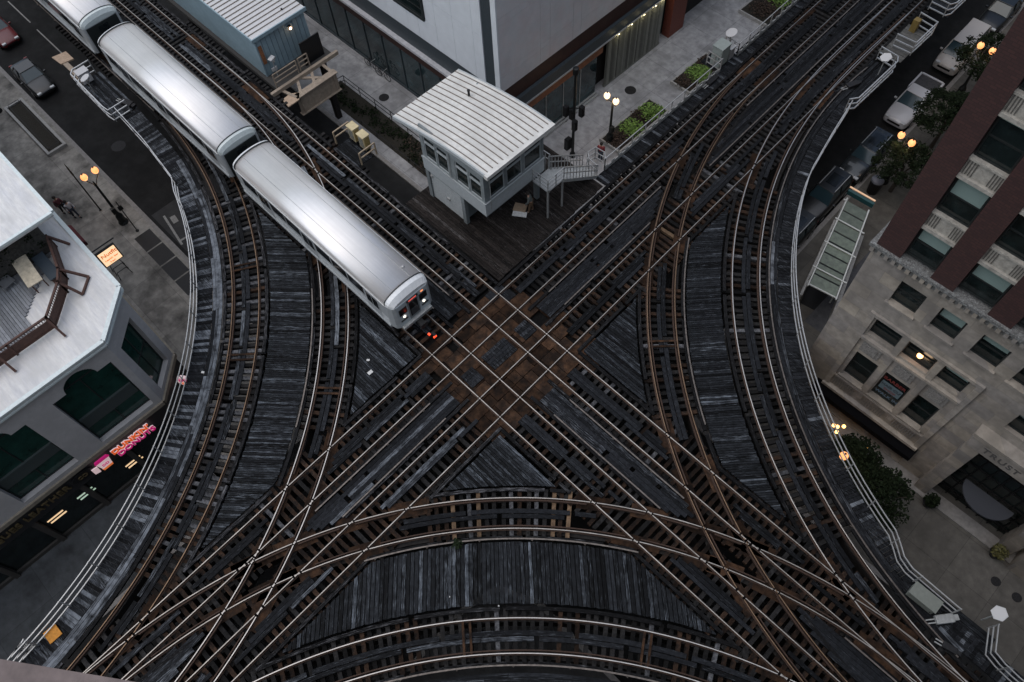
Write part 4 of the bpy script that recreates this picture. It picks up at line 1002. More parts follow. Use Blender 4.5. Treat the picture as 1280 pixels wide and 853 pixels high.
# awning over the shop opening
b = MB(); b.add([(12.7, 13.0, -4.1), (19.1, 13.0, -4.1), (19.1, 12.45, -4.4), (12.7, 12.45, -4.4), (12.7, 12.45, -4.75), (19.1, 12.45, -4.75), (12.7, 13, -4.75), (19.1, 13, -4.75)], [[0, 3, 2, 1], [3, 4, 5, 2], [4, 6, 7, 5], [0, 6, 4, 3], [1, 2, 5, 7]])
b.build('shop_canopy', mat('black_canvas', (.006, .006, .007), .95, spec=.05), rbd)
b = MB(); obox(b, oR, uR, inR, 1.5, 7.4, .4, .45, -6.5, -4.2); b.build('shop_window', mat('shop_glass_warm', (.03, .022, .012), .1, 0, noise=.8, nscale=1), rbd)
lampw = mat('warm_window_lamp', (1, .6, .3), .5, emit=(1, .45, .15), estr=5)
b = MB(); b.lathe((16.0, 13.33, 2.5), [(.02, -.2), (.13, -.12), (.16, 0), (.13, .12), (.02, .2)], 12); b.build('window_lamp', lampw, rbd)
# neon writing in the middle window
wr = thing('window_lettering', 'faint red and white writing inside the middle bay window of the stone base', 'sign')
b = MB(); b.b2(15.42, 16.6, 13.215, 13.23, -1.6, -.85); b.build('white_panel', mat('pale_blue_panel', (.10, .14, .16), .5, emit=(.3, .5, .6), estr=.02), wr)
text('lettering', 'BARBER', .36, mat('red_window_letters', (.14, .03, .03), .5, emit=(.6, .05, .05), estr=.02), wr, (15.36, 13.2, -.65), (1, 0, 0), (0, 0, 1), .004)
text('lettering', 'HAIR CUT', .27, mat('navy_letters', (.01, .012, .02), .5), wr, (15.46, 13.205, -1.2), (1, 0, 0), (0, 0, 1), .004)
text('lettering', 'SHOP', .27, mat('red_window_letters', (.3, .03, .03)), wr, (15.7, 13.205, -1.52), (1, 0, 0), (0, 0, 1), .004)
text('lettering', 'WALK IN', .32, mat('blue_window_letters', (.10, .15, .2), .5, emit=(.3, .5, .8), estr=.01), wr, (15.4, 13.2, -2.05), (1, 0, 0), (0, 0, 1), .004)
# cornice with dentils
b = MB(); b.b2(11.3, 70, 12.72, 13.6, 7.82, 8.0); b.b2(11.4, 70, 12.86, 13.6, 7.45, 7.82); b.b2(11.3, 11.6, 13.6, 70, 7.82, 8.0); b.b2(11.4, 11.6, 13.6, 70, 7.45, 7.82)
cor = b.build('cornice', mat('sooty_cornice_stone', (.13, .13, .125), .85, noise=.6, nscale=7, fine=.5, col2=(.22, .225, .22)), rbd)
x = 11.42
while x < 30: MB().b2(x, x + .18, 12.74, 12.86, 7.5, 7.82).build('dentil', M_lime, cor); x += .36
# brick piers with windows and fluted stone panels between
b = MB(); b.b2(12, 70, 13.6, 70, 8.0, 30); b.build('core', mat('dark_interior', (.01, .01, .01)), rbd)
piers = [(11.55, 12.72), (14.2, 15.27), (16.87, 17.93), (19.5, 20.6), (22.2, 23.3)]
for a, c in piers:
    b = MB(); b.b2(a, c, 12.86, 13.7, 8.0, 30); b.build('brick_pier', M_brick, rbd)
b = MB(); b.b2(11.55, 12.0, 13.7, 60, 8.0, 30); b.build('brick_wall', M_brick, rbd)
M_flute = mat('fluted_stone_panel', (.36, .34, .30), .8, noise=.3, nscale=2, fine=.2)
for i in range(4):
    a, c = piers[i][1], piers[i + 1][0]
    for j in range(7):
        z0 = 8.05 + j * 3.2
        window(rbd, (a, 13.04), (1, 0), (0, 1), .03, c - a - .03, z0 + (.12 if j == 0 else 0), z0 + 2.12, .12, M_glass, 1, 2, blind=[.45, .5, .12, .5, .5, .3, .5][(j + i) % 7])
        b = MB(); b.b2(a, c, 13.03, 13.5, z0 + 2.13, z0 + 3.2); fl_ = MB()
        for q in range(4): fl_.b2(a + .06 + q * .11, a + .10 + q * .11, 13.0, 13.03, z0 + 2.35, z0 + 3.05); fl_.b2(c - .10 - q * .11, c - .06 - q * .11, 13.0, 13.03, z0 + 2.35, z0 + 3.05)
        b.b2(a, c, 12.9, 13.03, z0 + 2.13, z0 + 2.3); b.b2(a, c, 12.95, 13.03, z0 + 3.1, z0 + 3.2)
        fl_.build('flute_pattern', mat('flute_shadow_stone', (.10, .094, .085), .9), b.build('stone_panel', M_flute, rbd))
# entrance portal, lower right
b = MB(); obox(b, oR, uR, inR, 8.75, 9.45, -.55, .002, ZS + .05, 1.1); obox(b, oR, uR, inR, 13.7, 14.4, -.55, .002, ZS + .05, 1.1); obox(b, oR, uR, inR, 8.7, 14.5, -.62, .002, .0, 1.1); obox(b, oR, uR, inR, 8.6, 14.6, -.72, -.002, 1.1, 1.3)
b.build('portal', M_lime, rbd)
text('portal_lettering', 'TRUST', .55, mat('carved_letters', (.09, .085, .08), .9), rbd, (20.9, 12.37, .3), (1, 0, 0), (0, 0, 1), .01, spacing=1.2)
b = MB()
for q in range(7): obox(b, oR, uR, inR, 9.6 + q * .62, 9.66 + q * .62, .35, .42, ZS + .1, -.1)
for q in range(6): obox(b, oR, uR, inR, 9.45, 13.7, .34, .43, -6.0 + q * 1.1, -5.93 + q * 1.1)
b.build('door_grille', M_black, rbd)
b = MB(); obox(b, oR, uR, inR, 9.45, 13.7, .44, .47, ZS + .1, 0); b.build('door_glass', M_glass, rbd)
b = MB(); vs = []; n = 18
for zz in (-3.45, -3.35):
    for i in range(n + 1): a = math.pi + math.pi * i / n; vs.append((23.0 + 1.35 * math.cos(a), 12.9 + 1.25 * math.sin(a), zz))
b.add(vs, [list(range(n + 1)), list(range(n + 1, 2 * n + 2))[::-1]] + [[i, (i + 1) % (n + 1), n + 1 + (i + 1) % (n + 1), n + 1 + i] for i in range(n + 1)])
b.build('round_canopy', mat('grey_canopy', (.055, .058, .066), .8, spec=.1), rbd)
b = MB(); b.b2(26.2, 70, 11.9, 13.2, ZS, -3.6); b.b2(26.1, 70, 11.8, 13.2, -3.6, -3.4); b.build('stone_block', M_lime, rbd)
b = MB(); b.b2(11.5, 60, 12.2, 13.0, -6.56, -6.46); struct(b.build('pavement', M_kerb))
for xx, lab in ((21.35, 'small evergreen bush in a pot left of the dark portal'), (25.35, 'small yellowish bush in a pot right of the dark portal')):
    t = thing('potted_bush', lab, 'potted plant', 'potted bushes at the stone portal')
    b = MB(); b.lathe((xx, 12.0, -6.46), [(.22, 0), (.34, .35), (.38, .4), (.3, .4)], 14); b.build('pot', M_iron, t)
    b = MB(); leaves(b, (xx, 12.0, -5.75), .42, 240, .1, (1, 1, 1), .1); b.build('foliage', M_leafd if xx < 22 else mat('yellowish_foliage', (.09, .085, .025), .6, var=.5), t)

# ================================================================== train
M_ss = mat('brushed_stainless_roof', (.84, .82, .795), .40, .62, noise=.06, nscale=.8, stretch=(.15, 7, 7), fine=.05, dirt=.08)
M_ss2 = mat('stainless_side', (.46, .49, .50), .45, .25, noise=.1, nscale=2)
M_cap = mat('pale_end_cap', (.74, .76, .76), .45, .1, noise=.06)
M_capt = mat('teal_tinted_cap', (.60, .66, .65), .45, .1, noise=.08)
M_tw = mat('train_window', (.012, .015, .017), .12, 0)
M_under = mat('underframe', (.02, .02, .02), .8, noise=.3)
M_red = mat('red_marker_light', (.6, .05, .05), .4, emit=(1, .16, .13), estr=.5)
M_head = mat('headlight_glow', (1, .95, .85), .3, emit=(1, .9, .75), estr=2.5)
YC = -DA / 2
def roof_prof(hw, zg, crown, n=14, e=2.4):
    return [(hw * math.cos(math.pi * i / n), zg + crown * (math.sin(math.pi * i / n)) ** (2 / e)) for i in range(n + 1)]
def yzloft(b, xs, profs, **k):
    n = len(profs[0]); vs = [(x, y, z) for x, P in zip(xs, profs) for y, z in P]
    fs = [[i * n + j, (i + 1) * n + j, (i + 1) * n + (j + 1) % n, i * n + (j + 1) % n] for i in range(len(xs) - 1) for j in range(n)]
    fs += [list(range(n)), [(len(xs) - 1) * n + j for j in range(n)][::-1]]; b.add(vs, fs, **k)
def train_car(x1, lead, label):
    x0 = x1 - 14.35; t = thing('train_car', label, 'train car', 'cars of the silver elevated train')
    hw = 1.33; zb, zg = .95, 2.92
    ins = .62
    # roof skin, set in from the end caps
    b = MB(); P = [(y + YC, z) for y, z in roof_prof(hw - .03, zg, .56)] + [(YC - hw + .03, zg - .06), (YC + hw - .03, zg - .06)]
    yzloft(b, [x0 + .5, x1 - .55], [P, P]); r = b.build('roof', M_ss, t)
    for f in r.data.polygons: f.use_smooth = abs(f.normal.x) < .5
    b = MB()
    for yy in (-.62, .62): b.b2(x0 + .6, x1 - .6, YC + yy - .006, YC + yy + .006, zg + .30, zg + .56 * (1 - (abs(yy) / 1.3) ** 2.4) ** (1 / 2.4) + .012)
    b.build('roof_seam', M_galvd, r)
    for sg in (-1, 1): b = MB(); b.b2(x0 + .45, x1 - .5, YC + sg * (hw - .02), YC + sg * (hw + .04), zg - .07, zg - .01); b.build('gutter', M_galv, r)
    if lead: b = MB(); b.lathe((x1 - 1.35, YC + .75, zg + .45), [(.06, 0), (.09, .06), (.05, .14), (.01, .15)], 10); b.build('roof_vent', M_galv, r)
    # body sides
    b = MB()
    def sec(s, dx): return [(YC - hw * s, zb), (YC - hw * s, zg - .05), (YC + hw * s, zg - .05), (YC + hw * s, zb)]
    xs = [x0 + .16, x0 + .3, x1 - .45, x1 - .12, x1] if lead else [x0 + .16, x0 + .3, x1 - .5, x1 - .34, x1 - .28]; ss = [.93, 1, 1, .93, .80] if lead else [.93, 1, 1, .97, .9]
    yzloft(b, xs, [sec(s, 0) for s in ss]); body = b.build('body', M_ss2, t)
    b = MB()
    for sg in (-1, 1):
        for k in range(4): z = zb + .08 + k * .17; b.b2(x0 + .35, x1 - .5, YC + sg * (hw - .01), YC + sg * (hw + .015), z, z + .05)
        b.b2(x0 + .35, x1 - .5, YC + sg * (hw - .01), YC + sg * (hw + .05), zb - .12, zb + .06)
    b.build('side_ribs', M_ss2, body)
    for sg in (-1, 1):
        x = x0 + 1.0
        for k, kind in enumerate('wdwwdwwwd' if True else ''):
            w_ = 1.15 if kind == 'd' else 1.3
            if kind == 'w':
                b = MB(); b.b2(x, x + w_, YC + sg * (hw - .02), YC + sg * (hw + .012), 1.95, 2.68); f = b.build('window', M_frame, t)
                b = MB(); b.b2(x + .06, x + w_ - .06, YC + sg * (hw + .008), YC + sg * (hw + .02), 2.0, 2.63); b.build('pane', M_tw, f)
            else:
                b = MB(); b.b2(x, x + w_, YC + sg * (hw - .02), YC + sg * (hw + .02), zb + .03, 2.78); f = b.build('door', M_ss2, t)
                b = MB()
                for q in (0.08, .6): b.b2(x + q, x + q + .46, YC + sg * (hw + .014), YC + sg * (hw + .028), 1.75, 2.62)
                b.build('door_glass', M_tw, f)
            x += w_ + .12
    # end caps (sloping brow of the roof)
    for end in (0, 1):
        b = MB(); xi, xm, xo = (x0 + .5, x0 + .3, x0 + .12) if end == 0 else (x1 - .55, x1 - .28, x1 - .02) if lead else (x1 - .55, x1 - .38, x1 - .26)
        P1 = [(y + YC, z + .02) for y, z in roof_prof(hw, zg, .57)] + [(YC - hw, zg - .05), (YC + hw, zg - .05)]
        P2 = [(y * .98 + YC, z) for y, z in roof_prof(hw, zg, .53)] + [(YC - hw * .98, zg - .05), (YC + hw * .98, zg - .05)]
        P3 = [(y * .86 + YC, z - .04) for y, z in roof_prof(hw, zg, .30)] + [(YC - hw * .86, zg - .08), (YC + hw * .86, zg - .08)]
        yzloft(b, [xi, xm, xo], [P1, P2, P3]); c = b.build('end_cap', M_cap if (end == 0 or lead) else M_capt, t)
        b = MB(); yzloft(b, [xi - .03, xi + .03], [[(YC + (y) * 1.01, z + .03) for y, z in roof_prof(hw, zg, .585)] + [(YC - hw, zg), (YC + hw, zg)]] * 2); b.build('cap_seam', M_frame, c)
    # ends: end walls coloured dark to put shade into the gaps between cars
    if lead:
        f = MB(); xo = x1 - .02
        f.b2(xo - .03, xo + .03, YC - 1.04, YC + 1.04, 1.05, 2.88)
        xo += .012
        nose = f.build('front_face', mat('pale_front_paint', (.50, .56, .58), .45, .1, noise=.06), t)
        b = MB(); b.b2(xo + .02, xo + .05, YC - .36, YC + .36, 1.1, 2.62); d = b.build('front_door', mat('grey_front_door', (.20, .22, .23), .5), t)
        b = MB(); b.b2(xo + .045, xo + .06, YC - .28, YC + .28, 1.3, 2.55); b.build('door_glass', M_tw, d)
        b = MB(); b.b2(xo + .062, xo + .075, YC - .22, YC + .22, 1.35, 1.9); b.build('driver_figure_glass', mat('faint_cab_glass', (.06, .065, .07), .2), d)
        for sg in (-1, 1):
            b = MB(); b.b2(xo + .02, xo + .045, YC + sg * .44, YC + sg * .95, 1.98, 2.52); w_ = b.build('windscreen', M_frame, t)
            b = MB(); b.b2(xo + .04, xo + .055, YC + sg * .48, YC + sg * .91, 2.02, 2.48); b.build('pane', M_tw, w_)
            b = MB(); b.lathe((0, 0, 0), [(.075, 0), (.075, .03), (.05, .04)], 14); h = b.build('headlight', M_head, t); h.rotation_euler = (0, math.pi / 2, 0); h.location = (xo + .02, YC + sg * .68, 1.72)
            b = MB(); b.b2(xo + .02, xo + .05, YC + sg * .5, YC + sg * .95, 1.42, 1.52); b.build('grab_bar', M_frame, t)
        b = MB(); b.b2(xo + .03, xo + .07, YC - .38, YC + .38, 2.68, 2.84); sgn_ = b.build('destination_sign', M_frame, t)
        b = MB(); b.b2(xo + .072, xo + .085, YC - .26, YC + .26, 2.72, 2.80); b.build('sign_face', M_red, sgn_)
        b = MB(); b.b2(xo + .03, xo + .06, YC + .6, YC + .76, 2.68, 2.73); b.build('run_number_light', mat('amber_light', (1, .4, .2), .4, emit=(1, .3, .1), estr=.9), t)
        b = MB(); b.b2(xo - .1, xo + .22, YC - 1.0, YC + 1.0, .78, 1.04); o = b.build('anticlimber', M_galvd, t); bevel(o, .05)
        b = MB(); b.b2(xo, xo + .55, YC - .16, YC + .16, .5, .76); b.b2(xo + .5, xo + .62, YC - .22, YC + .22, .45, .8); b.build('coupler', M_under, t)
    else:
        b = MB(); b.b2(x1 - .3, x1 - .22, YC - 1.12, YC + 1.12, 1.0, 2.78); o = b.build('end_wall', M_frame, t)
        b = MB(); b.b2(x1 - .22, x1 - .19, YC - .35, YC + .35, 1.1, 2.6); b.build('end_door', M_tw, o)
    b = MB(); b.b2(x0 + .1, x0 + .15, YC - 1.12, YC + 1.12, 1.0, 2.78); b.build('end_wall', M_frame, t)
    b = MB(); b.b2(x0 + .5, x1 - .6, YC - 1.1, YC + 1.1, .62, .95)
    for q in range(6): b.b2(x0 + 3.4 + q * 1.3, x0 + 4.4 + q * 1.3, YC - 1.2, YC + 1.2, .3, .7)
    b.build('underframe', M_under, t)
    for bx in (x0 + 2.1, x1 - 2.2):
        b = MB(); b.b2(bx - 1.1, bx + 1.1, YC - .95, YC + .95, .35, .6); bo = b.build('bogie', M_under, t)
        for wx in (-.85, .85):
            for sg in (-1, 1):
                b = MB(); n = 20; vs = []
                for yy in (YC + sg * .70, YC + sg * .84):
                    for i in range(n): a = 2 * math.pi * i / n; vs.append((bx + wx + .36 * math.cos(a), yy, .365 + .36 * math.sin(a)))
                b.add(vs, [list(range(n)), list(range(n, 2 * n))[::-1]] + [[i, (i + 1) % n, n + (i + 1) % n, n + i] for i in range(n)]); b.build('wheel', M_iron, bo)
    # contact shoe beam along the side
    MB().b2(x0 + 1.2, x0 + 3.0, YC - 1.42, YC - 1.3, .4, .5).build('shoe_beam', M_tie, t); MB().b2(x1 - 3.1, x1 - 1.3, YC - 1.42, YC - 1.3, .4, .5).build('shoe_beam', M_tie, t)
    return t
train_car(-4.45, True, 'leading car of the silver train, with windscreens and glowing headlights at its front')
train_car(-19.5, False, 'second car of the silver train, between the leading car and the top left corner car')
train_car(-35.3, False, 'silver train car at the top left corner, farthest back')
t = thing('pendant_signal', 'small red glowing marker on the ties just ahead of the train nose', 'marker light')
b = MB(); b.box((-3.35, -1.7, .02), (.3, .16, .22)); b.build('housing', M_black, t)
b = MB(); b.box((-3.2, -1.75, .06), (.07, .2, .12)); b.build('lens', mat('red_glow', (.9, .1, .05), .4, emit=(1, .08, .02), estr=1.0), t)
b = MB(); b.box((-3.5, -1.9, .14), (.14, .12, .06)); b.build('lens', mat('red_glow', (.9, .1, .05)), t)

# ================================================================== signal tower
tw = thing('signal_tower', 'small raised signal cabin with pale ribbed roof and band of dark windows', 'signal cabin')
M_tsid = mat('blue_grey_cladding', (.21, .235, .24), .6, .05, noise=.2, nscale=1.5, fine=.15, dirt=.3)
M_ttrim = mat('pale_blue_grey_trim', (.40, .43, .435), .5, .1, noise=.1)
M_troof = mat('pale_metal_roof', (.66, .65, .61), .5, .1, noise=.12, nscale=1.5, fine=.08, dirt=.18)
M_seam = mat('roof_seam', (.16, .13, .11), .6, .1)
TX0, TX1, TY0, TY1, TF, TT = -10.75, -5.65, 4.75, 9.3, 2.3, 5.95
b = MB()
FW = [(.28, 1.2), (1.32, 2.2), (2.85, 3.82), (3.95, 4.85)]; o_ = (TX0, TY0); 
wall(b, o_, (1, 0), TX1 - TX0, TF + .55, TT - .45, [(a, c, 3.5, 5.15) for a, c in FW], .15, (0, 1))
SW = [(.2, 1.35), (1.55, 2.7), (2.9, 4.2)]
wall(b, (TX1, TY0 + .15), (0, 1), TY1 - TY0 - .15, TF + .55, TT - .3, [(a, c, 3.5, 5.15) for a, c in SW], .15, (-1, 0))
b.b2(TX0, TX1 - .15, TY1 - .15, TY1, TF + .55, TT - .3); b.b2(TX0, TX0 + .15, TY0 + .15, TY1 - .15, TF + .55, TT - .9); b.build('wall', M_tsid, tw)
def two_pane(o, u, inw, a, c, z0, z1, zt):
    f = MB(); g = MB()
    for A0, A1, Z0, Z1 in ((a, c, z0, zt - .03), (a, c, zt + .03, z1)):
        obox(f, o, u, inw, A0, A0 + .05, .03, .1, Z0, Z1); obox(f, o, u, inw, A1 - .05, A1, .03, .1, Z0, Z1); obox(f, o, u, inw, A0 + .05, A1 - .05, .03, .1, Z0, Z0 + .05); obox(f, o, u, inw, A0 + .05, A1 - .05, .03, .1, Z1 - .05, Z1)
        obox(g, o, u, inw, A0 + .05, A1 - .05, .07, .08, Z0 + .05, Z1 - .05)
    obox(f, o, u, inw, a, c, .02, .1, zt - .03, zt + .03)
    w_ = f.build('window', M_ttrim, tw); g.build('pane', M_glass, w_)
for a, c in FW: two_pane(o_, (1, 0), (0, 1), a, c, 3.5, 5.15, 4.7)
for a, c in SW: two_pane((TX1, TY0 + .15), (0, 1), (-1, 0), a, c, 3.5, 5.15, 4.7)
b = MB(); b.b2(TX0 - .03, TX1 + .06, TY0 - .06, TY0, TF + .1, 3.42); b.b2(TX1, TX1 + .06, TY0, TY1, TF + .1, 3.42); b.b2(TX0, TX1, TY0 + .01, TY1, TF + .15, TF + .55)
b.b2(TX0 - .03, TX1 + .08, TY0 - .1, TY0 - .06, 3.36, 3.46); b.b2(TX1 + .06, TX1 + .1, TY0 - .06, TY1, 3.36, 3.46); b.build('sill_band', M_ttrim, tw)
b = MB(); b.b2(TX0 + .1, TX1 - .2, TY0 + .3, TY1 - .2, 2.9, 2.98); b.b2(TX0 + .6, TX1 - .8, TY1 - 1.2, TY1 - .3, 2.98, 4.0); b.build('interior', mat('dark_interior', (.01, .01, .01)), tw)
b = MB(); b.b2(TX0, TX1, TY0, TY1, TF - .06, TF + .1); b.build('floor_slab', M_tsid, tw)
for (x, y) in ((TX0 + .12, TY0 + .1), (-7.65, TY0 + .1), (TX0 + .12, TY1 - .2), (TX1 - .3, TY1 - .3)):
    b = MB(); b.b2(x - .14, x + .14, y - .12, y + .12, -.09, TF - .06); b.build('post', M_tsid, tw)
b = MB(); b.b2(TX0 + .3, -7.85, TY0 + .16, TY0 + .22, -.09, TF - .1); b.build('shutter_backing', mat('dark_shutter_gap', (.06, .065, .07), .8), tw); b = MB()
z = -.02
while z < TF - .15: b.b2(TX0 + .3, -7.85, TY0 + .06, TY0 + .16, z, z + .085); z += .15
b.build('roller_shutter', M_ttrim, tw)
b = MB(); b.b2(TX0 + .2, -7.8, TY0 + .25, TY1 - .3, -.09, TF - .06); b.build('lower_room', M_tsid, tw)
b = MB(); b.box((-10.3, TY0 + .04, 1.95), (.16, .14, .12)); b.box((-9.0, TY0 + .04, .95), (.2, .12, .16)); b.build('wall_light', M_galv, tw)
# curved roof with raised seams
RX0, RX1, RY0, RY1 = -12.7, -5.3, 4.62, 9.5
def rz_(x): s = (x - RX0) / (RX1 - RX0); return 5.22 + .98 * math.sin(min(1, s * 1.05) * math.pi / 2)
xs = [RX0 + (RX1 - RX0) * i / 16 for i in range(17)]
def xstrip(b, y0, y1, dz0, dz1):
    n = len(xs); vs = [(x, y, rz_(x) + d) for x in xs for (y, d) in ((y0, dz0), (y1, dz0), (y1, dz1), (y0, dz1))]
    fs = [[i*4+j, i*4+(j+1)%4, (i+1)*4+(j+1)%4, (i+1)*4+j] for i in range(n-1) for j in range(4)] + [[0, 3, 2, 1], [(n-1)*4, (n-1)*4+1, (n-1)*4+2, (n-1)*4+3]]
    b.add(vs, fs)
b = MB(); xstrip(b, RY0, RY1, -.16, 0); rf = b.build('roof', M_troof, tw)
b = MB()
for k in range(13): y = RY0 + .2 + k * (RY1 - RY0 - .4) / 12; xstrip(b, y - .022, y + .022, .001, .035)
b.build('seam', M_seam, rf)
b = MB(); xstrip(b, RY0 - .08, RY0, -.2, .02); b.build('fascia', M_ttrim, rf); b = MB(); xstrip(b, RY1, RY1 + .08, -.2, .02); b.build('fascia', M_ttrim, rf)
b = MB(); b.b2(RX1, RX1 + .26, RY0 - .08, RY1 + .08, 5.95, 6.2); b.build('gutter', M_troof, rf)
b = MB(); b.lathe((-10.3, 8.2, rz_(-10.3)), [(.07, 0), (.07, .35), (.09, .36), (.09, .42), (.02, .43)], 10); b.build('flue', M_black, rf)
for (x0, x1) in ((TX0 + .02, TX1 - .02),): b = MB(); b.b2(x0, x1, TY0 + .02, TY0 + .14, TT - .45, 5.85); b.b2(x1 - .14, x1, TY0 + .14, TY1, TT - .3, 6.0); b.build('frieze', M_tsid, tw)

b = MB(); b.tube([(TX1 + .03, TY0 + .35, TF + .15), (TX1 + .09, TY0 + .35, 3.2), (TX1 + .09, TY0 + .35, 5.9)], .025, 6); b.build('conduit', M_galvd, tw)
b = MB(); b.tube([(TX0 + 2.45, TY0 - .09, 3.5), (TX0 + 2.45, TY0 - .05, 5.4)], .03, 6); b.build('conduit', M_galvd, tw)
b = MB(); b.box((-7.0, 8.7, rz_(-7.0) + .1), (.5, .4, .2)); b.build('roof_box', M_galvd, rf) if False else None
# metal stair with landing
st = thing('metal_stair', 'galvanised stair and landing at the right end of the signal tower', 'stair')
b = MB(); b.b2(-5.55, -4.35, 8.3, 9.6, TF - .04, TF); b.build('landing', M_galvd, st)
b = MB()
for k in range(11): 
    yy = 9.65 + k * .27; zz = TF - .2 * (k + 1)
    b.b2(-5.5, -4.4, yy, yy + .26, zz - .03, zz)
b.build('step', M_galvd, st)
for xx in (-5.55, -4.35):
    b = MB(); b.bar((xx, 9.6, TF - .1), (xx, 12.6, -.05), .05, .2); b.build('stringer', M_galvd, st)
    b = MB()
    for hh in (1.0, .55): b.bar((xx, 9.6, TF + hh), (xx, 12.6, .0 + hh), .05)
    for k in range(12): u = k / 11; b.bar((xx, 9.6 + 3 * u, TF * (1 - u)), (xx, 9.6 + 3 * u, TF * (1 - u) + 1.0), .035)
    b.build('handrail', M_galv, st)
b = MB()
for hh in (1.0, .7, .4, .12): b.bar((-4.35, 8.3, TF + hh), (-4.35, 9.6, TF + hh), .045); b.bar((-5.55, 8.3, TF + hh), (-4.35, 8.3, TF + hh), .045)
for (x, y) in ((-4.35, 8.3), (-4.35, 8.95), (-4.35, 9.6), (-5.5, 8.3), (-4.95, 8.3)): b.bar((x, y, TF), (x, y, TF + 1.0), .045)
b.build('handrail', M_galv, st)
for (x, y) in ((-4.4, 8.35), (-4.4, 9.55)): b = MB(); b.bar((x, y, -.09), (x, y, TF), .09); b.build('post', M_galv, st)
b = MB(); rail_fence(b, [(-6.6, 9.7, 0), (-5.6, 9.75, 0)], TF + 1.0, (TF + 1.0, TF + .55), posts=.4); b.build('handrail', M_galv, st)

# ================================================================== railings along the structure
def railing(label, pts, h=1.1, rails=(1.05, .62, .18), posts=1.9, m=M_galv, grp='galvanised railings along the elevated structure', z0=-.1, r=.024):
    Q = dens(pts, .6); Q2 = dens(pts, posts); t = thing('railing', label, 'railing', grp)
    for hh in rails: MB().sweep([(x, y, z0 + hh) for x, y in Q], [(-r, -r), (r, -r), (r, r), (-r, r)]).build('rail', m, t)
    for x, y in Q2: MB().bar((x, y, z0), (x, y, z0 + h), .05).build('post', m, t)
    return t
arcW = arc_pts((-29.03, -30.08), 25.05, 73, 9, 70)
railing('long curved white railing passing the lit shop signs', [(-22.6, -5.65)] + arcW + [(-4.6, -25.2)])
railing('straight railing at the lower left corner, below the orange panel', [(-4.55, -25.3), (-3.55, -29), (-3.3, -46)])
arcE = arc_pts((28.75, 29.55), 25.3, 196, 250, 60)
railing('long curved white railing passing the glass stair canopy and stone building', [(3.6, 27.2), (4.2, 24.2)] + arcE[4:] + [(21.15, 4.85), (23.9, 4.75)])
railing('stepped railing at the lower right corner beyond the pale lamp', [(25.35, 5.3), (25.85, 4.1), (27.2, 3.95), (60, 3.9)])
def lattice_rail(label, pts):
    t = railing(label, pts, h=1.1, rails=(1.08, .12), posts=1.25)
    b = MB(); Q = dens(pts, .62)
    for i in range(len(Q) - 1):
        a, c = Q[i], Q[i + 1]
        b.bar((a[0], a[1], .18), (a[0] * .5 + c[0] * .5, a[1] * .5 + c[1] * .5, .18), .03, .25)
    b.bar((*pts[0], .05), (*pts[-1], .05), .06, .26)
    b.build('toe_board', M_galvd, t)
lattice_rail('pale open railing above the two planted beds', [(-4.38, 13.3), onb(-3.75, 24.75)])
lattice_rail('pale open railing at the top edge beyond the signal cabinet', [onb(-3.75, 26.6), onb(-3.75, 58)])
railing('short railing turning around the grey signal cabinet', [onb(-3.75, 24.7), (-5.6, 24.75)], posts=.9)
railing('short barred railing beside the white round lamp at the top', [onb(-3.75, 26.6), (-5.6, 26.6)], posts=.3)
railing('zigzag railing joining the stair foot to the long pale railing', [(-4.45, 12.6), (-5.5, 12.7), (-5.5, 13.6), (-4.5, 13.7), (-4.38, 13.3)], posts=.6)
# outer walkways: cross boards beside the railings
HW2 = 1.9
deck('timber_walkway', 'curved walkway of short cross boards along the railing at the lit shop signs', lambda P: (np.hypot(P[:, 0] + 29.03, P[:, 1] + 30.08) > 25.0) & (np.hypot(P[:, 0] + 29.03, P[:, 1] + 30.08) < 25.9), 0, .3, (0, 0, 0, 0)) if False else None
def radial(label, c, r0, r1, a0, a1, w_=.2, wearp=.3, z=-.09):
    b = MB(); n = int(math.radians(abs(a1 - a0)) * r1 / w_)
    for i in range(n):
        A = math.radians(a0 + (a1 - a0) * i / n); B = math.radians(a0 + (a1 - a0) * (i + .9) / n); zt = z + rnd(-.01, .01)
        ra, rb_ = r0 + rnd(-.02, .02), r1 + rnd(-.02, .02)
        b.prism([(c[0] + r * math.cos(q), c[1] + r * math.sin(q)) for r, q in ((ra, A), (rb_, A), (rb_, B), (ra, B))], zt - .06, zt, wear=rnd(.5, 1.5) if R() < wearp * .7 else rnd(0, .4))
    return tag(b.build('timber_walkway', M_walk), label, 'timber walkway', 'cross boarded walkways beside the railings')
radial('curved walkway of short cross boards along the railing at the lit shop signs', (-29.03, -30.08), 25.0, 25.86, 76, 8, wearp=.55)
radial('curved walkway of short cross boards along the railing at the glass stair canopy', (28.75, 29.55), 25.3, 26.0, 183, 256, wearp=.04)
def longp(label, c, r0, r1, a0, a1, n, w=.3):
    b = MB(); wd = (r1 - r0) / n
    for j in range(n):
        r = r0 + wd * (j + .5); A = a0; s = 1 if a1 > a0 else -1
        while (a1 - A) * s > 0:
            B = A + s * rnd(6, 11); B = min(B, a1) if s > 0 else max(B, a1); zt = -.06 + rnd(-.01, .01)
            q = arc_pts(c, r, A, B - s * .05, max(3, int(abs(B - A)) + 1)); h = wd / 2 - .008
            b.sweep(q, [(-h, zt - .07), (h, zt - .07), (h, zt), (-h, zt)], wear=rnd(.6, 1.7) if R() < w else rnd(0, .5)); A = B
    return tag(b.build('cable_trough_boards', M_walk), label, 'timber boards', 'long boards beside the outer curves')
longp('long worn pale boards beside the cross boarded walkway at the shop signs', (-29.03, -30.08), 25.9, 26.45, 80, 2, 3, .65)
longp('long dark boards below the lowest bright rails at the bottom edge', (29.7, -28.3), 24.35, 25.1, 178, 92, 4, 0)
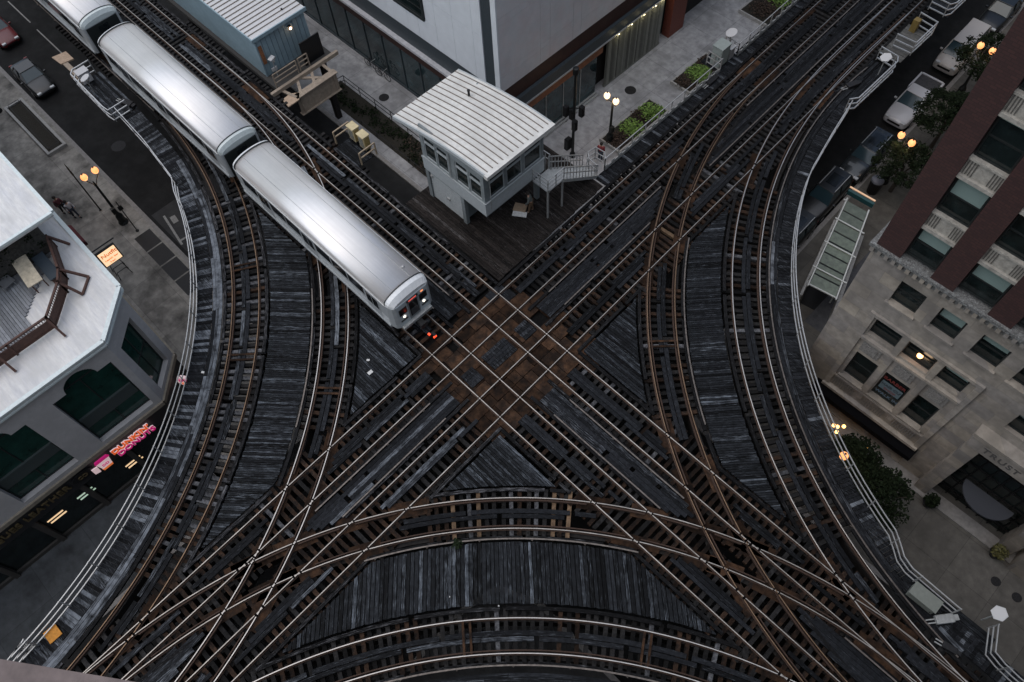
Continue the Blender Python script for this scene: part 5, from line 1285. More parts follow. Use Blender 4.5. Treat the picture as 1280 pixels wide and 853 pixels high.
radial('curved walkway of cross boards at the very bottom edge', (29.7, -28.3), 23.2, 24.3, 178, 92, wearp=0)
longp('long dark boards beside the cross boarded walkway at the stair canopy', (28.75, 29.55), 26.03, 26.42, 178, 262, 2, .06)
def straightwalk(label, pts, wd, w_=.2, wearp=.15):
    b = MB(); Q = dens(pts, w_); N_ = nrm(Q)
    for i in range(len(Q) - 1):
        p, q = Q[i], Q[i + 1] - (Q[i + 1] - Q[i]) * .08; zt = -.09 + rnd(-.01, .01); h = wd / 2
        b.prism([tuple(p - N_[i] * h), tuple(q - N_[i] * h), tuple(q + N_[i] * h), tuple(p + N_[i] * h)], zt - .06, zt, wear=rnd(.4, 1) if R() < wearp else rnd(0, .25))
    return tag(b.build('timber_walkway', M_walk), label, 'timber walkway', 'cross boarded walkways beside the railings')
straightwalk('straight dark walkway below the pale railing at the planted beds', [onb(-3.55, 12.5), onb(-3.55, 62)], .95)
straightwalk('walkway by the cut railing at the lower left corner', [(-3.9, -24.6), (-2.95, -29), (-2.6, -46)], .95)
straightwalk('walkway at the lower right corner beside the equipment platform', [(22.6, 4.2), (60, 3.35)], 1.0)
deck('timber_platform', 'dark board platform behind the lower right railing, carrying grey equipment', lambda P: np.ones(len(P), bool), 0, .2, (21.6, 25.9, 3.75, 5.25), wearp=.08, group='small board platforms for equipment')
deck('timber_platform', 'dark board platform left of the second train car, with a white faced lamp', lambda P: np.ones(len(P), bool), math.radians(0), .18, (-35.4, -30.5, -5.4, -3.6), wearp=.3, group='small board platforms for equipment')
deck('timber_platform', 'board platform carrying the two cream signal boxes', lambda P: np.ones(len(P), bool), 0, .2, (-18.0, -15.7, 3.0, 4.5), wearp=.1, m=M_plank, group='small board platforms for equipment')
deck('timber_platform', 'wide dark platform under the grey signal cabinet at the top', lambda P: np.ones(len(P), bool), 0, .2, (-6.0, -4.1, 24.6, 26.7), wearp=.1, group='small board platforms for equipment')
deck('timber_platform', 'dark board platform beside the white lamp at upper right', lambda P: np.ones(len(P), bool), math.radians(90), .2, (2.0, 3.7, 27.6, 32.4), wearp=.1, group='small board platforms for equipment')
# small jetties on the left and right legs
def jetty(label, pts, zz=-.1, m=M_galv):
    return railing(label, pts, posts=1.1, m=m, grp='railings around small equipment platforms', r=.035)
jetty('pale railing around the platform left of the second train car', [(-35.5, -3.9), (-35.5, -5.4), (-30.4, -5.5), (-30.4, -4.2)])
jetty('pale barrier where the left walkway starts beside the train', [(-30.4, -4.4), (-26.8, -3.9)]) if False else None
railing('pale straight railing between the platform and the left curved railing', [(-30.35, -5.0), (-26.5, -5.2), (-22.6, -5.65)], rails=(1.05, .2), posts=1.9)
straightwalk('short board walkway between the platform and the left curved walkway', [(-30.4, -4.3), (-26.5, -4.5), (-22.0, -5.1)], 1.1, wearp=.5)
jetty('pale railing around the platform with the white lamp at upper right', [(2.3, 32.5), (3.75, 32.4), (3.75, 27.6), (3.4, 27.2)])
deck('timber_platform', 'grey platform with a yellow box at the upper right', lambda P: np.ones(len(P), bool), 0, .3, (1.9, 3.6, 33.2, 36.9), wearp=.3, m=mat('grey_plate_deck', (.085, .085, .08), .8, var=.3, noise=.3), group='small board platforms for equipment')
jetty('pale railing around the grey platform with the yellow box', [(2.4, 34.2), (3.7, 34.3), (3.7, 36.9), (2.4, 37.0)])
jetty('pale railing of the farthest platform at the upper right edge', [(2.2, 39.0), (3.6, 39.0), (3.6, 44), (2.2, 44)])
deck('timber_platform', 'farthest dark platform at the upper right edge', lambda P: np.ones(len(P), bool), 0, .3, (1.9, 3.6, 39, 44), wearp=.1, group='small board platforms for equipment')
tag(MB().box((2.55, 36.5, .35), (.4, .4, .9)).build('junction_box', mat('yellow_box_paint', (.20, .14, .04), .6, noise=.2)), 'yellow junction box on the grey platform at upper right', 'junction box')
# signal cabinets and lamps on brackets
M_cabt = mat('grey_green_cabinet', (.30, .34, .32), .6, .1, noise=.1)
def cabinet(label, x, y, sx, sy, h, m=M_cabt, z=-.09, rz=0):
    t = thing('signal_cabinet', label, 'cabinet', loc=(x, y, z), rz=rz)
    b = MB(); b.b2(-sx/2, sx/2, -sy/2, sy/2, .08, h); bevel(b.build('body', m, t), .02)
    b = MB(); b.b2(-sx/2 - .04, sx/2 + .04, -sy/2 - .04, sy/2 + .04, h, h + .06); b.build('lid', m, t)
    b = MB(); b.b2(-sx/2 + .05, sx/2 - .05, -sy/2 - .02, -sy/2 - .002, .15, h - .08); d = b.build('door', m, t)
    b = MB(); b.b2(sx/2 - .14, sx/2 - .1, -sy/2 - .05, -sy/2 - .02, h * .5, h * .62); b.build('handle', M_black, d)
    b = MB(); b.b2(-sx/2 + .03, sx/2 - .03, -sy/2 + .03, sy/2 - .03, 0, .08); b.build('plinth', M_black, t); return t
cabinet('tall grey green cabinet by the parked bicycle at the top', -5.05, 25.3, .75, .9, 1.5)
cabinet('low pale cabinet beside the round white lamp at the top', -4.9, 26.15, .5, .5, .9, M_galv)
cabinet('pale slatted cabinet lying by the lower right railing', 22.65, 4.35, 1.25, .6, .55, mat('pale_green_cabinet', (.19, .205, .18), .6, noise=.1))
def floodlamp(label, x, y, h=1.9, r=.36, tilt=.35, az=-.7, lit=False, arm=0.0, n=8):
    t = thing('floodlight', label, 'floodlight', 'white faced floodlights', loc=(x, y, -.09))
    b = MB(); b.tube([(arm, 0, 0), (arm, 0, h - .1), (0, 0, h)], .035); b.build('post', M_galvd, t)
    b = MB(); b.lathe((0, 0, 0), [(r * .55, -.18), (r, 0), (r, .03), (r * .95, .045)], n); o = b.build('shade', mat('white_lamp_shade', (.55, .55, .55), .5), t)
    o.location = (0, 0, h + .1); o.rotation_euler = (tilt, 0, az)
    b = MB(); b.lathe((0, 0, 0), [(.05, -.34), (.08, -.18), (.05, -.17)], 10); p = b.build('lamp_socket', M_galvd, o)
    return t
floodlamp('white faced floodlight on the platform left of the second train car', -34.0 + .35, -5.0, 1.3)
floodlamp('round white floodlight above the cabinets at the top', -5.3, 26.6, 1.4, .38, n=20)
floodlamp('white floodlight on the railed platform at upper right', 3.15, 31.4, 1.3, .38, n=6)
floodlamp('white hexagonal floodlight behind the lower right railing', 25.0, 5.45, 1.5, .34, n=6)
floodlamp('white square faced floodlight at the end wall of the blue shed', -25.75, 4.45, 1.5, .3, n=4)
t = thing('white_cabinet', 'white square box on the platform left of the second train car', 'box'); 
b = MB(); b.box((-35.05, -4.75, .45), (.6, .75, .8)); bevel(b.build('body', mat('white_box_paint', (.5, .5, .5), .5), t), .03); b = MB(); b.box((-35.05, -4.75, .88), (.66, .8, .05)); b.build('lid', mat('white_box_paint', (.7, .7, .7)), t)
# relay gear on the platforms
def gear(label, x, y, s=1.0, m=M_iron, rz=0):
    t = thing('switch_machine', label, 'switch machine', loc=(x, y, -.09), rz=rz)
    b = MB(); b.b2(-.45*s, .45*s, -.22*s, .22*s, .02, .26*s); bevel(b.build('case', m, t), .03)
    b = MB(); b.b2(.45*s, .7*s, -.14*s, .14*s, .02, .2*s); b.build('motor', m, t)
    b = MB(); b.bar((-.9*s, .05, .08), (-.45*s, .05, .08), .05); b.bar((-.9*s, -.1, .08), (-.45*s, -.1, .08), .05); b.build('rod', M_galvd, t); return t
gear('dark switch machine on the platform left of the second train car', -31.2, -4.0, 1, M_iron, .3)
gear('grey switch machine at the lower right, left of the white lamp', 23.8, 4.3, .9, M_galvd, .9)
gear('dark switch machine in front of the cabinet platform at the top', -4.3, 23.6, .9, M_iron, 1.57)
gear('switch machine beside the white lamp platform at upper right', 2.5, 29.4, .9, M_iron, 1.2)
gear('small switch machine in the lower right of the junction, between rails and platform', 24.6, 3.4, .7, M_iron, .2)
# ================================================================== blue shed and steel platform
sh = thing('blue_shed', 'pale blue ribbed metal shed with striped grey roof at the top', 'shed')
M_blue = mat('pale_blue_cladding', (.25, .345, .39), .55, .1, noise=.1, nscale=1.2, dirt=.15)
b = MB(); b.b2(-42, -26.35, 3.95, 7.95, -.1, 2.95); b.build('wall', M_blue, sh)
b = MB(); y = 4.05
while y < 7.9: b.b2(-26.35, -26.32, y, y + .02, 0, 2.9); y += .36
b.build('end_ribs', mat('blue_rib_shadow', (.12, .17, .2), .6), sh)
b = MB(); b.b2(-42.1, -26.2, 3.82, 8.08, 2.95, 3.1); r = b.build('roof', mat('pale_shed_roof', (.56, .56, .56), .5, .2, noise=.07), sh)
b = MB(); x = -41.8
while x < -26.3: b.b2(x, x + .045, 3.84, 8.06, 3.1, 3.145); x += .42
b.build('seam', M_seam, r)
b = MB(); b.b2(-42.1, -26.12, 3.74, 3.82, 2.88, 3.13); b.b2(-26.2, -26.12, 3.82, 8.12, 2.88, 3.13); b.build('gutter', M_blue, r)
b = MB(); b.lathe((-27.1, 6.9, 3.1), [(.07, 0), (.07, .1), (.03, .12)], 10); b.build('roof_plug', M_black, r)
b = MB(); b.box((-26.2, 6.6, 2.45), (.16, .16, .18)); l = b.build('wall_lamp', M_black, sh); b = MB(); b.box((-26.12, 6.6, 2.38), (.12, .13, .1)); b.build('bulb', mat('warm_bulb', (1, .8, .6), .4, emit=(1, .62, .38), estr=14), l)
b = MB(); b.b2(-26.33, -26.28, 4.05, 4.3, .9, 2.3); b.build('hazard_plate', mat('orange_plate', (.25, .10, .04), .7, noise=.5, nscale=5), sh)
b = MB(); b.b2(-26.3, -26.2, 4.4, 4.8, .1, .35); b.build('meter_box', mat('white_box_paint', (.7, .7, .7)), sh)
pf = thing('steel_platform', 'tan steel beam platform with railing and deep side plate below the blue shed', 'platform')
M_tan = mat('tan_painted_steel', (.33, .27, .21), .7, .1, noise=.25, nscale=2, fine=.15, dirt=.3)
b = MB(); b.b2(-42.5, -25.0, 3.7, 8.4, -.42, -.12); b.build('floor', mat('dark_platform_floor', (.045, .043, .04), .85), pf)
b = MB(); b.bar((-24.7, 3.1, -.08), (-24.7, 8.7, -.08), .22, .28); b.build('edge_beam', M_tan, pf)
b = MB(); b.b2(-23.55, -23.5, 4.2, 7.5, -1.75, -.3); b.b2(-23.8, -23.3, 4.15, 7.55, -.3, -.22); b.b2(-23.75, -23.35, 4.15, 7.55, -1.8, -1.75)
for y in (4.4, 7.2): b.b2(-23.5, -23.42, y, y + .08, -1.75, -.3)
b.build('plate_girder', M_tan, pf)
for p_, q_ in (((-24.7, 3.9), (-23.5, 4.2)), ((-24.7, 5.2), (-23.5, 4.6)), ((-24.7, 5.5), (-23.6, 6.6)), ((-24.8, 7.3), (-23.6, 7.3)), ((-24.7, 6.4), (-23.6, 5.8))):
    b = MB(); b.bar((*p_, -.22), (*q_, -.26), .2, .1); b.build('brace', M_tan, pf)
b = MB(); b.prism([(-24.0, 3.4), (-23.2, 3.3), (-23.2, 4.2), (-23.7, 4.6), (-24.1, 4.1)], -.3, -.22); b.build('gusset', mat('bright_tan_gusset', (.42, .31, .22), .7, noise=.2), pf)
b = MB(); rail_fence(b, [(-25.05, 3.8, -.1), (-25.05, 5.65, -.1)], 1.05, (1.05, .7, .35), posts=2, r=.03, pr=.035); rail_fence(b, [(-25.05, 5.85, -.1), (-25.05, 6.6, -.1)], 1.05, (1.05, .7, .35), posts=2, r=.03, pr=.035)
b.build('railing', M_tan, pf)
b = MB(); b.b2(-25.3, -25.22, 6.4, 8.0, -.1, 1.7); b.build('black_screen', M_black, pf)
for (x, y) in ((-26, 4), (-26, 8), (-36, 4), (-36, 8)): b = MB(); b.b2(x - .2, x + .2, y - .2, y + .2, ZS, -.42); b.build('column', M_girder, pf)
# two cream boxes
for k, (x, lab) in enumerate(((-17.35, 'cream signal box nearer the blue shed, on the small board platform'), (-16.35, 'cream signal box nearer the signal tower, on the small board platform'))):
    t = thing('signal_box', lab, 'signal box', 'pair of cream signal boxes')
    mc = mat('cream_paint', (.55, .46, .27), .6, noise=.12, fine=.1, dirt=.2)
    b = MB(); b.b2(x - .3, x + .3, 4.15, 4.6, .25, 1.3); bevel(b.build('body', mc, t), .02)
    b = MB(); b.b2(x - .34, x + .34, 4.1, 4.65, 1.3, 1.36); b.build('lid', mc, t)
    b = MB(); b.b2(x + .3, x + .33, 4.2, 4.55, .35, 1.2); b.build('door', mat('ochre_paint', (.32, .24, .09), .6, noise=.4, nscale=6), t)
    b = MB(); b.b2(x - .2, x + .2, 4.12, 4.15, .4, 1.15); b.build('front_panel', mat('grey_stencil_panel', (.2, .2, .17), .7, noise=.6, nscale=7), t)
    for sx in (-.25, .25): b = MB(); b.b2(x + sx - .04, x + sx + .04, 4.2, 4.5, -.09, .25); b.build('leg', M_black, t)
for k, (x, lab) in enumerate(((-18.2, 'short tan railing on the shed side of the cream boxes'), (-15.65, 'short tan railing on the tower side of the cream boxes'))):
    b = MB(); rail_fence(b, [(x, 3.4, -.09), (x, 4.6, -.09)], 1.0, (1.0, .55), posts=2, r=.035, pr=.04); tag(b.build('short_railing', mat('cream_rail_paint', (.36, .28, .19), .6, noise=.2)), lab, 'railing', 'short tan railings at the cream boxes')
# ================================================================== loose things on the deck
b = MB(); M_or = mat('orange_panel_paint', (.62, .26, .035), .75, noise=.2, nscale=3, fine=.15)
tag(MB().box((-4.4, -24.45, -.02), (.66, .62, .04), rz=.03).build('orange_panel', M_or), 'square orange panel lying on the boards at lower left', 'panel')
tag(MB().box((-6.05, 7.7, .02), (.75, .55, .12), rz=.5).build('cardboard_sheet', mat('cardboard', (.33, .24, .16), .85, noise=.2)), 'crumpled brown cardboard on the deck below the signal tower', 'cardboard')
t = tag(MB().box((-5.75, 7.35, .0), (.85, .35, .06), rz=.6).build('paper_sheet', mat('white_paper', (.62, .62, .6), .8, noise=.15)), 'white paper sheet beside the brown cardboard on the tower deck', 'paper')
def scrap(label, x, y, s):
    b = MB()
    for _ in range(1): b.box((x, y, -.06), (s, s * .7, .03), rz=rnd(0, 3))
    tag(b.build('paper_scrap', mat('white_paper', (.6, .6, .6))), label, 'scrap', 'pale scraps lying on the boards')
scrap('small white scrap on the boards by the left white railing', -10.7, -11.9, .16)
scrap('pale scrap on the boards in front of the train nose, upper one', -4.8, -5.2, .16)
scrap('pale scrap on the boards in front of the train nose, lower one', -4.15, -5.6, .28)
scrap('white speck on the lower crescent deck near its middle', 9.3, -9.2, .07)
scrap('white speck on the lower crescent deck, left of the middle', 7.4, -10.5, .06)
b = MB(); leaves(b, (5.9, -8.6, .05), .28, 60, .09, (1, 1, .5), 0); tag(b.build('weed', M_leafd), 'small dark weed growing from the lower crescent deck', 'weed')
b = MB(); b.box((4.1, 12.35 + 1, -.07), (.01, .01, .01)); 
t = tag(MB().b2(7.3, 7.62, 5.9, 8.0, -.085, -.055).build('loose_board', mat('pale_new_board', (.14, .12, .105), .8, noise=.3, fine=.3)), 'x', 'x')
bpy.data.objects.remove(t)
# ================================================================== street lamps
M_lampb = mat('dark_green_black_iron', (.014, .016, .016), .5, .3)
M_globe = mat('warm_globe', (.8, .5, .3), .3, emit=(1, .36, .11), estr=1.25)
M_globew = mat('pale_warm_globe', (1, .9, .8), .3, emit=(1, .66, .38), estr=1.5)
def street_lamp(label, x, y, globes, h=4.2, gm=None, box=True, spike=False):
    """globes: list of (x, y, z) world positions of globe centres"""
    t = thing('street_lamp', label, 'street lamp', 'twin globe street lamps')
    z = -6.55; b = MB(); b.lathe((x, y, z), [(.34, 0), (.34, .12), (.27, .2), (.25, .75), (.19, .85), (.13, 1.0), (.10, 1.2), (.085, 2.6), (.075, h - .3), (.11, h - .2), (.07, h - .1), (.05, h + .15)], 14); b.build('post', M_lampb, t)
    b = MB(); top = Vector((x, y, z + h))
    for g in globes:
        g = Vector(g); m_ = (top + Vector((g.x, g.y, g.z - .35))) / 2 + Vector((0, 0, -.12)); b.tube([top + Vector((0, 0, -.3)), m_, (g.x, g.y, g.z - .42), (g.x, g.y, g.z - .2)], .035, 8)
        b.lathe((g.x, g.y, g.z - .5), [(.02, 0), (.05, .06), (.04, .15), (.12, .26), (.13, .32)], 10)
    b.build('bracket', M_lampb, t)
    for g in globes:
        r = .225; b = MB(); b.lathe(g, [(.12, -.2)] + [(r * math.cos(a), r * math.sin(a) * 1.12) for a in [-.8, -.4, 0, .4, .8, 1.2]] + [(.03, r * 1.12)], 16)
        o = b.build('globe', gm or M_globe, t, smooth=True)
        b = MB(); b.lathe((g[0], g[1], g[2] + .26), [(.05, 0), (.06, .03), (.01, .12)], 8); b.build('finial', M_lampb, o)
        pl_ = bpy.data.lights.new('lamp_light', 'POINT'); pl_.energy = 14; pl_.color = (1, .68, .42); pl_.shadow_soft_size = .26; lo = bpy.data.objects.new('lamp_light', pl_); COL.objects.link(lo); lo.location = (g[0], g[1], g[2] - .65)
    if box: b = MB(); b.box((x + .22, y - .1, z + 1.55), (.22, .3, .5)); b.build('control_box', M_lampb, t)
    return t
street_lamp('twin globe street lamp on the left pavement with glowing orange globes', -29.4, -8.91, [(-30.17, -9.14, -2.2), (-30.18, -8.31, -2.2)])
street_lamp('twin globe street lamp between the planted beds and the white building', -9.35, 20.0, [(-9.8, 19.86, -2.2), (-8.99, 19.86, -2.2)], gm=M_globew)
street_lamp('twin globe street lamp beside the dark blue car with sunroof', 7.0, 30.3, [(6.57, 30.18, -2.2), (7.42, 30.03, -2.2)], box=False)
street_lamp('twin globe street lamp near the white van at upper right', 6.5, 41.1, [(6.05, 41.06, -2.2), (6.92, 41.10, -2.2)], box=False)
street_lamp('street lamp glowing just outside the right white railing by the tree', 16.9, 8.6, [(16.39, 8.93, -2.2)], box=False)
t = thing('thin_pole', 'thin black pole next to the left street lamp', 'pole'); b = MB(); b.lathe((-28.0, -8.65, -6.55), [(.12, 0), (.12, .06), (.04, .1), (.035, 3.2), (.01, 3.25)], 8); b.build('shaft', M_lampb, t)
b = MB(); b.box((-28.0, -8.65, -4.0), (.05, .3, .4)); b.build('sign_plate', M_black, t)
t = thing('thin_pole', 'thin black pole with pointed tip above the left street lamp', 'pole'); b = MB(); b.lathe((-31.6, -9.5, -6.55), [(.1, 0), (.05, .1), (.045, 4.2), (.06, 4.3), (.01, 4.9)], 8); b.build('shaft', M_lampb, t); b = MB(); b.box((-31.6, -9.5, -2.6), (.12, .12, .3)); b.build('collar', M_lampb, t)
t = thing('street_lamp_post', 'black lamp post at the left picture edge above the sunken planter', 'lamp post'); b = MB(); b.lathe((-46.2, -10.0, -6.55), [(.34, 0), (.3, .2), (.22, .8), (.12, 1.0), (.08, 4.5), (.05, 4.6)], 12); b.build('post', M_lampb, t); b = MB(); b.lathe((-46.2, -10.0, -2.0), [(.1, 0), (.24, .2), (.2, .45), (.05, .6)], 12); b.build('head', M_lampb, t)
sm = thing('traffic_signal_mast', 'tall black traffic signal mast between signal tower and planted beds', 'traffic signal')
b = MB(); b.lathe((-10.4, 17.2, -6.55), [(.22, 0), (.2, .3), (.12, .5), (.1, 3.0), (.09, 7.6), (.2, 7.7), (.2, 8.15), (.08, 8.2)], 12); b.build('mast', M_lampb, sm)
for dx, dy, zz in ((.45, .25, -2.0), (-.35, -.45, -2.0), (.4, -.35, -2.9), (-.45, .3, -2.9)):
    b = MB(); b.box((-10.4 + dx, 17.2 + dy, zz), (.3, .3, .85)); s_ = b.build('signal_head', M_black, sm)
    b = MB(); b.bar((-10.4, 17.2, zz + .2), (-10.4 + dx, 17.2 + dy, zz + .2), .05); b.build('bracket', M_black, s_)
    for q in range(3): b = MB(); b.lathe((-10.4 + dx + .13 * (1 if dx > 0 else -1), 17.2 + dy, zz + .27 - q * .27), [(.09, -.06), (.1, 0), (.09, .06)], 10); b.build('visor', M_black, s_)
b = MB(); b.box((-10.7, 17.0, -5.3), (.3, .45, 1.0)); b.build('control_box', M_black, sm)
t = thing('rubbish_bin', 'black litter bin with peaked lid beside the stair foot, above the railing', 'litter bin'); b = MB(); b.lathe((-7.3, 15.4, -6.55), [(.28, 0), (.33, 1.0), (.35, 1.02)], 12); b.build('body', M_black, t); b = MB(); b.lathe((-7.3, 15.4, -5.53), [(.36, 0), (.2, .2), (.02, .32)], 6); b.build('lid', M_black, t)
t = thing('rubbish_bin', 'dark round litter bin on the right pavement near the glass canopy', 'litter bin'); b = MB(); b.lathe((6.9, 29.0, -6.55), [(.36, 0), (.42, 1.1), (.44, 1.15)], 16); b.build('body', M_black, t); b = MB(); b.lathe((6.9, 29.0, -5.4), [(.45, 0), (.40, .1), (.15, .14)], 16); b.build('lid', mat('steel_lid', (.25, .26, .3), .4, .6), t)

# ================================================================== cars
def car(label, x, y, rz, kind, paint, L=4.6, W=1.85, H=1.5, roofm=None):
    t = thing('parked_car', label, 'car', 'vehicles parked along the streets', loc=(x, y, ZS), rz=rz)     # nose towards local +x
    hw = W / 2; z1 = H * .58
    def lo(b, sts):     # stations: x, halfwidth, z bottom, z shoulder, z top-centre
        n = None; rows = []
        for (xx, w_, zb, zs_, zc) in sts:
            rows.append([(xx, -w_, zb + .12), (xx, -w_ * 1.0, zb + (zs_ - zb) * .6), (xx, -w_ * .95, zs_ - .04), (xx, -w_ * .82, zs_), (xx, -w_ * .4, zc), (xx, w_ * .4, zc), (xx, w_ * .82, zs_), (xx, w_ * .95, zs_ - .04), (xx, w_, zb + (zs_ - zb) * .6), (xx, w_, zb + .12), (xx, w_ * .9, zb), (xx, -w_ * .9, zb)])
        n = len(rows[0]); vs = [p for r in rows for p in r]
        fs = [[i*n+j, (i+1)*n+j, (i+1)*n+(j+1)%n, i*n+(j+1)%n] for i in range(len(rows)-1) for j in range(n)] + [list(range(n)), [(len(rows)-1)*n+j for j in range(n)][::-1]]
        b.add(vs, fs)
    h = L / 2; b = MB()
    if kind == 'van': st_ = [(-h, hw*.9, .35, z1, z1+.02), (-h+.1, hw, .25, z1+.05, z1+.05), (h*.35, hw, .25, z1+.02, z1+.04), (h*.62, hw, .25, z1-.02, z1+.05), (h-.15, hw*.92, .25, z1-.2, z1-.1), (h, hw*.8, .35, z1-.32, z1-.28)]
    else: st_ = [(-h, hw*.82, .38, z1-.12, z1-.1), (-h+.12, hw*.93, .27, z1, z1+.02), (-h*.5, hw, .24, z1+.02, z1+.04), (h*.2, hw, .24, z1+.02, z1+.04), (h*.5, hw, .24, z1-.02, z1+.03), (h-.25, hw*.93, .24, z1-.14, z1-.08), (h-.04, hw*.8, .32, z1-.26, z1-.22), (h, hw*.68, .36, z1-.34, z1-.3)]
    lo(b, st_); body = b.build('body', paint, t, smooth=False); body.modifiers.new('s', 'SUBSURF').levels = 2; body.modifiers['s'].render_levels = 2
    for f in body.data.polygons: f.use_smooth = True
    if kind == 'sedan': cx0, cx1, rx0, rx1 = -h*.72, h*.32, -h*.42, h*.02
    elif kind == 'suv': cx0, cx1, rx0, rx1 = -h*.93, h*.36, -h*.82, h*.1
    elif kind == 'van': cx0, cx1, rx0, rx1 = -h*.97, h*.62, -h*.93, h*.3
    else: cx0, cx1, rx0, rx1 = -h*.25, h*.42, -h*.18, h*.16      # pickup cab
    b = MB(); zt = H
    V = [(cx0, -hw*.86, z1 - .03), (cx1, -hw*.86, z1 - .03), (cx1, hw*.86, z1 - .03), (cx0, hw*.86, z1 - .03), (rx0, -hw*.7, zt - .05), (rx1, -hw*.7, zt - .05), (rx1, hw*.7, zt - .05), (rx0, hw*.7, zt - .05)]
    b.add(V, [[3, 2, 1, 0], [4, 5, 6, 7], [0, 1, 5, 4], [1, 2, 6, 5], [2, 3, 7, 6], [3, 0, 4, 7]]); g = b.build('cabin_glass', mat('car_glass', (.03, .06, .075), .1, 0, spec=.6), t); bevel(g, .06, 3)
    b = MB(); b.b2(rx0 - .06, rx1 + .04, -hw*.72, hw*.72, zt - .06, zt); r = b.build('roof', roofm or paint, t); bevel(r, .04, 3)
    for sy in (-1, 1):
        b = MB(); b.bar((cx1 - .02, sy*hw*.85, z1), (rx1, sy*hw*.71, zt - .04), .07); b.bar((cx0 + .02, sy*hw*.85, z1), (rx0, sy*hw*.71, zt - .04), .09)
        xm = (cx0 + cx1) / 2; b.bar((xm, sy*hw*.87, z1), (xm - .05, sy*hw*.715, zt - .04), .07)
        b.build('side_frame', paint, t)
    for sx in (-h * .62, h * .62):
        for sy in (-1, 1):
            b = MB(); n = 18; vs = []
            for yy in (sy * (hw - .2), sy * (hw + .01)):
                for i in range(n): a = 2*math.pi*i/n; vs.append((sx + .33*math.cos(a), yy, .33 + .33*math.sin(a)))
            b.add(vs, [list(range(n)), list(range(n, 2*n))[::-1]] + [[i, (i+1)%n, n+(i+1)%n, n+i] for i in range(n)]); wh = b.build('wheel', mat('tyre_rubber', (.012, .012, .012), .8), t)
            b = MB(); vs = []
            for yy in (sy * (hw + .01), sy * (hw + .02)):
                for i in range(n): a = 2*math.pi*i/n; vs.append((sx + .2*math.cos(a), yy, .33 + .2*math.sin(a)))
            b.add(vs, [list(range(n)), list(range(n, 2*n))[::-1]] + [[i, (i+1)%n, n+(i+1)%n, n+i] for i in range(n)]); b.build('rim', M_galvd, wh)
    for sy in (-1, 1):
        b = MB(); b.box((h - .12, sy*hw*.62, z1 - .22), (.22, .34, .14)); bevel(b.build('headlight', mat('headlight_lens', (.55, .57, .58), .15), t), .03)
        b = MB(); b.box((-h + .03, sy*hw*.72, z1 - .14), (.1, .28, .16)); b.build('tail_light', mat('tail_light_lens', (.2, .012, .012), .3), t)
        b = MB(); b.box((cx1 - .28, sy*(hw + .08), z1 + .06), (.14, .2, .12)); bevel(b.build('mirror', paint, t), .03)
    b = MB(); b.box((h - .01, 0, z1 - .42), (.06, hw, .14)); b.build('grille', M_black, t)
    if kind == 'suv':
        b = MB(); b.b2(rx0 + .5, rx1 - .5, -.38, .38, zt + .001, zt + .012); b.build('sunroof', M_tw, t)
        for sy in (-1, 1): b = MB(); b.b2(rx0 + .1, rx1 - .1, sy*hw*.64 - .02, sy*hw*.64 + .02, zt, zt + .06); b.build('roof_rail', M_galv, t)
    if kind == 'pickup':
        b = MB(); b.b2(-h + .15, cx0 - .05, -hw*.8, hw*.8, z1 + .02, z1 + .16); o = b.build('bed_cover', mat('dark_bed_liner', (.05, .05, .055), .7, noise=.4), t)
        b = MB()
        for sy in (-1, 1): b.b2(-h + .1, cx0, sy*hw*.9 - .07, sy*hw*.9 + .07, z1, z1 + .22)
        b.b2(-h + .04, -h + .18, -hw*.85, hw*.85, z1, z1 + .22); b.build('bed_side', paint, t)
    return t
P_dk = mat('dark_blue_grey_paint', (.03, .036, .04), .25, .4, coat=.6); P_bk = mat('black_car_paint', (.008, .009, .010), .3, 0, coat=.25)
P_wh = mat('white_car_paint', (.58, .58, .6), .3, 0, coat=.4); P_rd = mat('red_car_paint', (.13, .010, .012), .35, 0, coat=.3); P_sv = mat('cream_van_paint', (.50, .47, .44), .35, 0, coat=.3); P_sl = mat('silver_car_paint', (.32, .34, .36), .3, .6, coat=.4)
NE = math.radians(90 + 1.7)
car('dark blue car with sunroof parked between the pickup and the black suv', 4.95, 30.9, NE + math.pi, 'suv', P_dk, 4.7, 1.85, 1.65)
car('white pickup truck with black bed parked between the van and the dark blue car', 4.55, 37.6, NE + math.pi, 'pickup', P_wh, 5.2, 1.95, 1.8)
car('cream van beside the far twin globe lamp at upper right', 4.3, 44.6, NE + math.pi, 'van', P_sv, 4.9, 1.95, 1.95)
car('dark car with pale windscreen at the top right corner', 4.3, 50.7, NE + math.pi, 'sedan', P_bk, 4.7, 1.85, 1.5)
car('black suv half hidden beside the right walkway, next to the glass canopy', 4.9, 25.9, NE + math.pi, 'suv', P_bk, 4.6, 1.85, 1.7)
car('dark car mostly under the right white railing, nearest the glass canopy', 5.2, 21.5, NE + math.pi, 'suv', P_bk, 4.4, 1.8, 1.6)
car('black sedan parked at the left pavement below the red car', -47.0, -6.3, 0.0, 'sedan', P_bk, 4.6, 1.8, 1.45)
car('dark red car parked at the left picture edge', -54.3, -5.5, 0.0, 'sedan', P_rd, 4.5, 1.8, 1.5)
car('silver car at the left edge between the red car and the black sedan', -51.0, -6.5, .0, 'sedan', P_sl, 3.2, 1.7, 1.35) if False else None

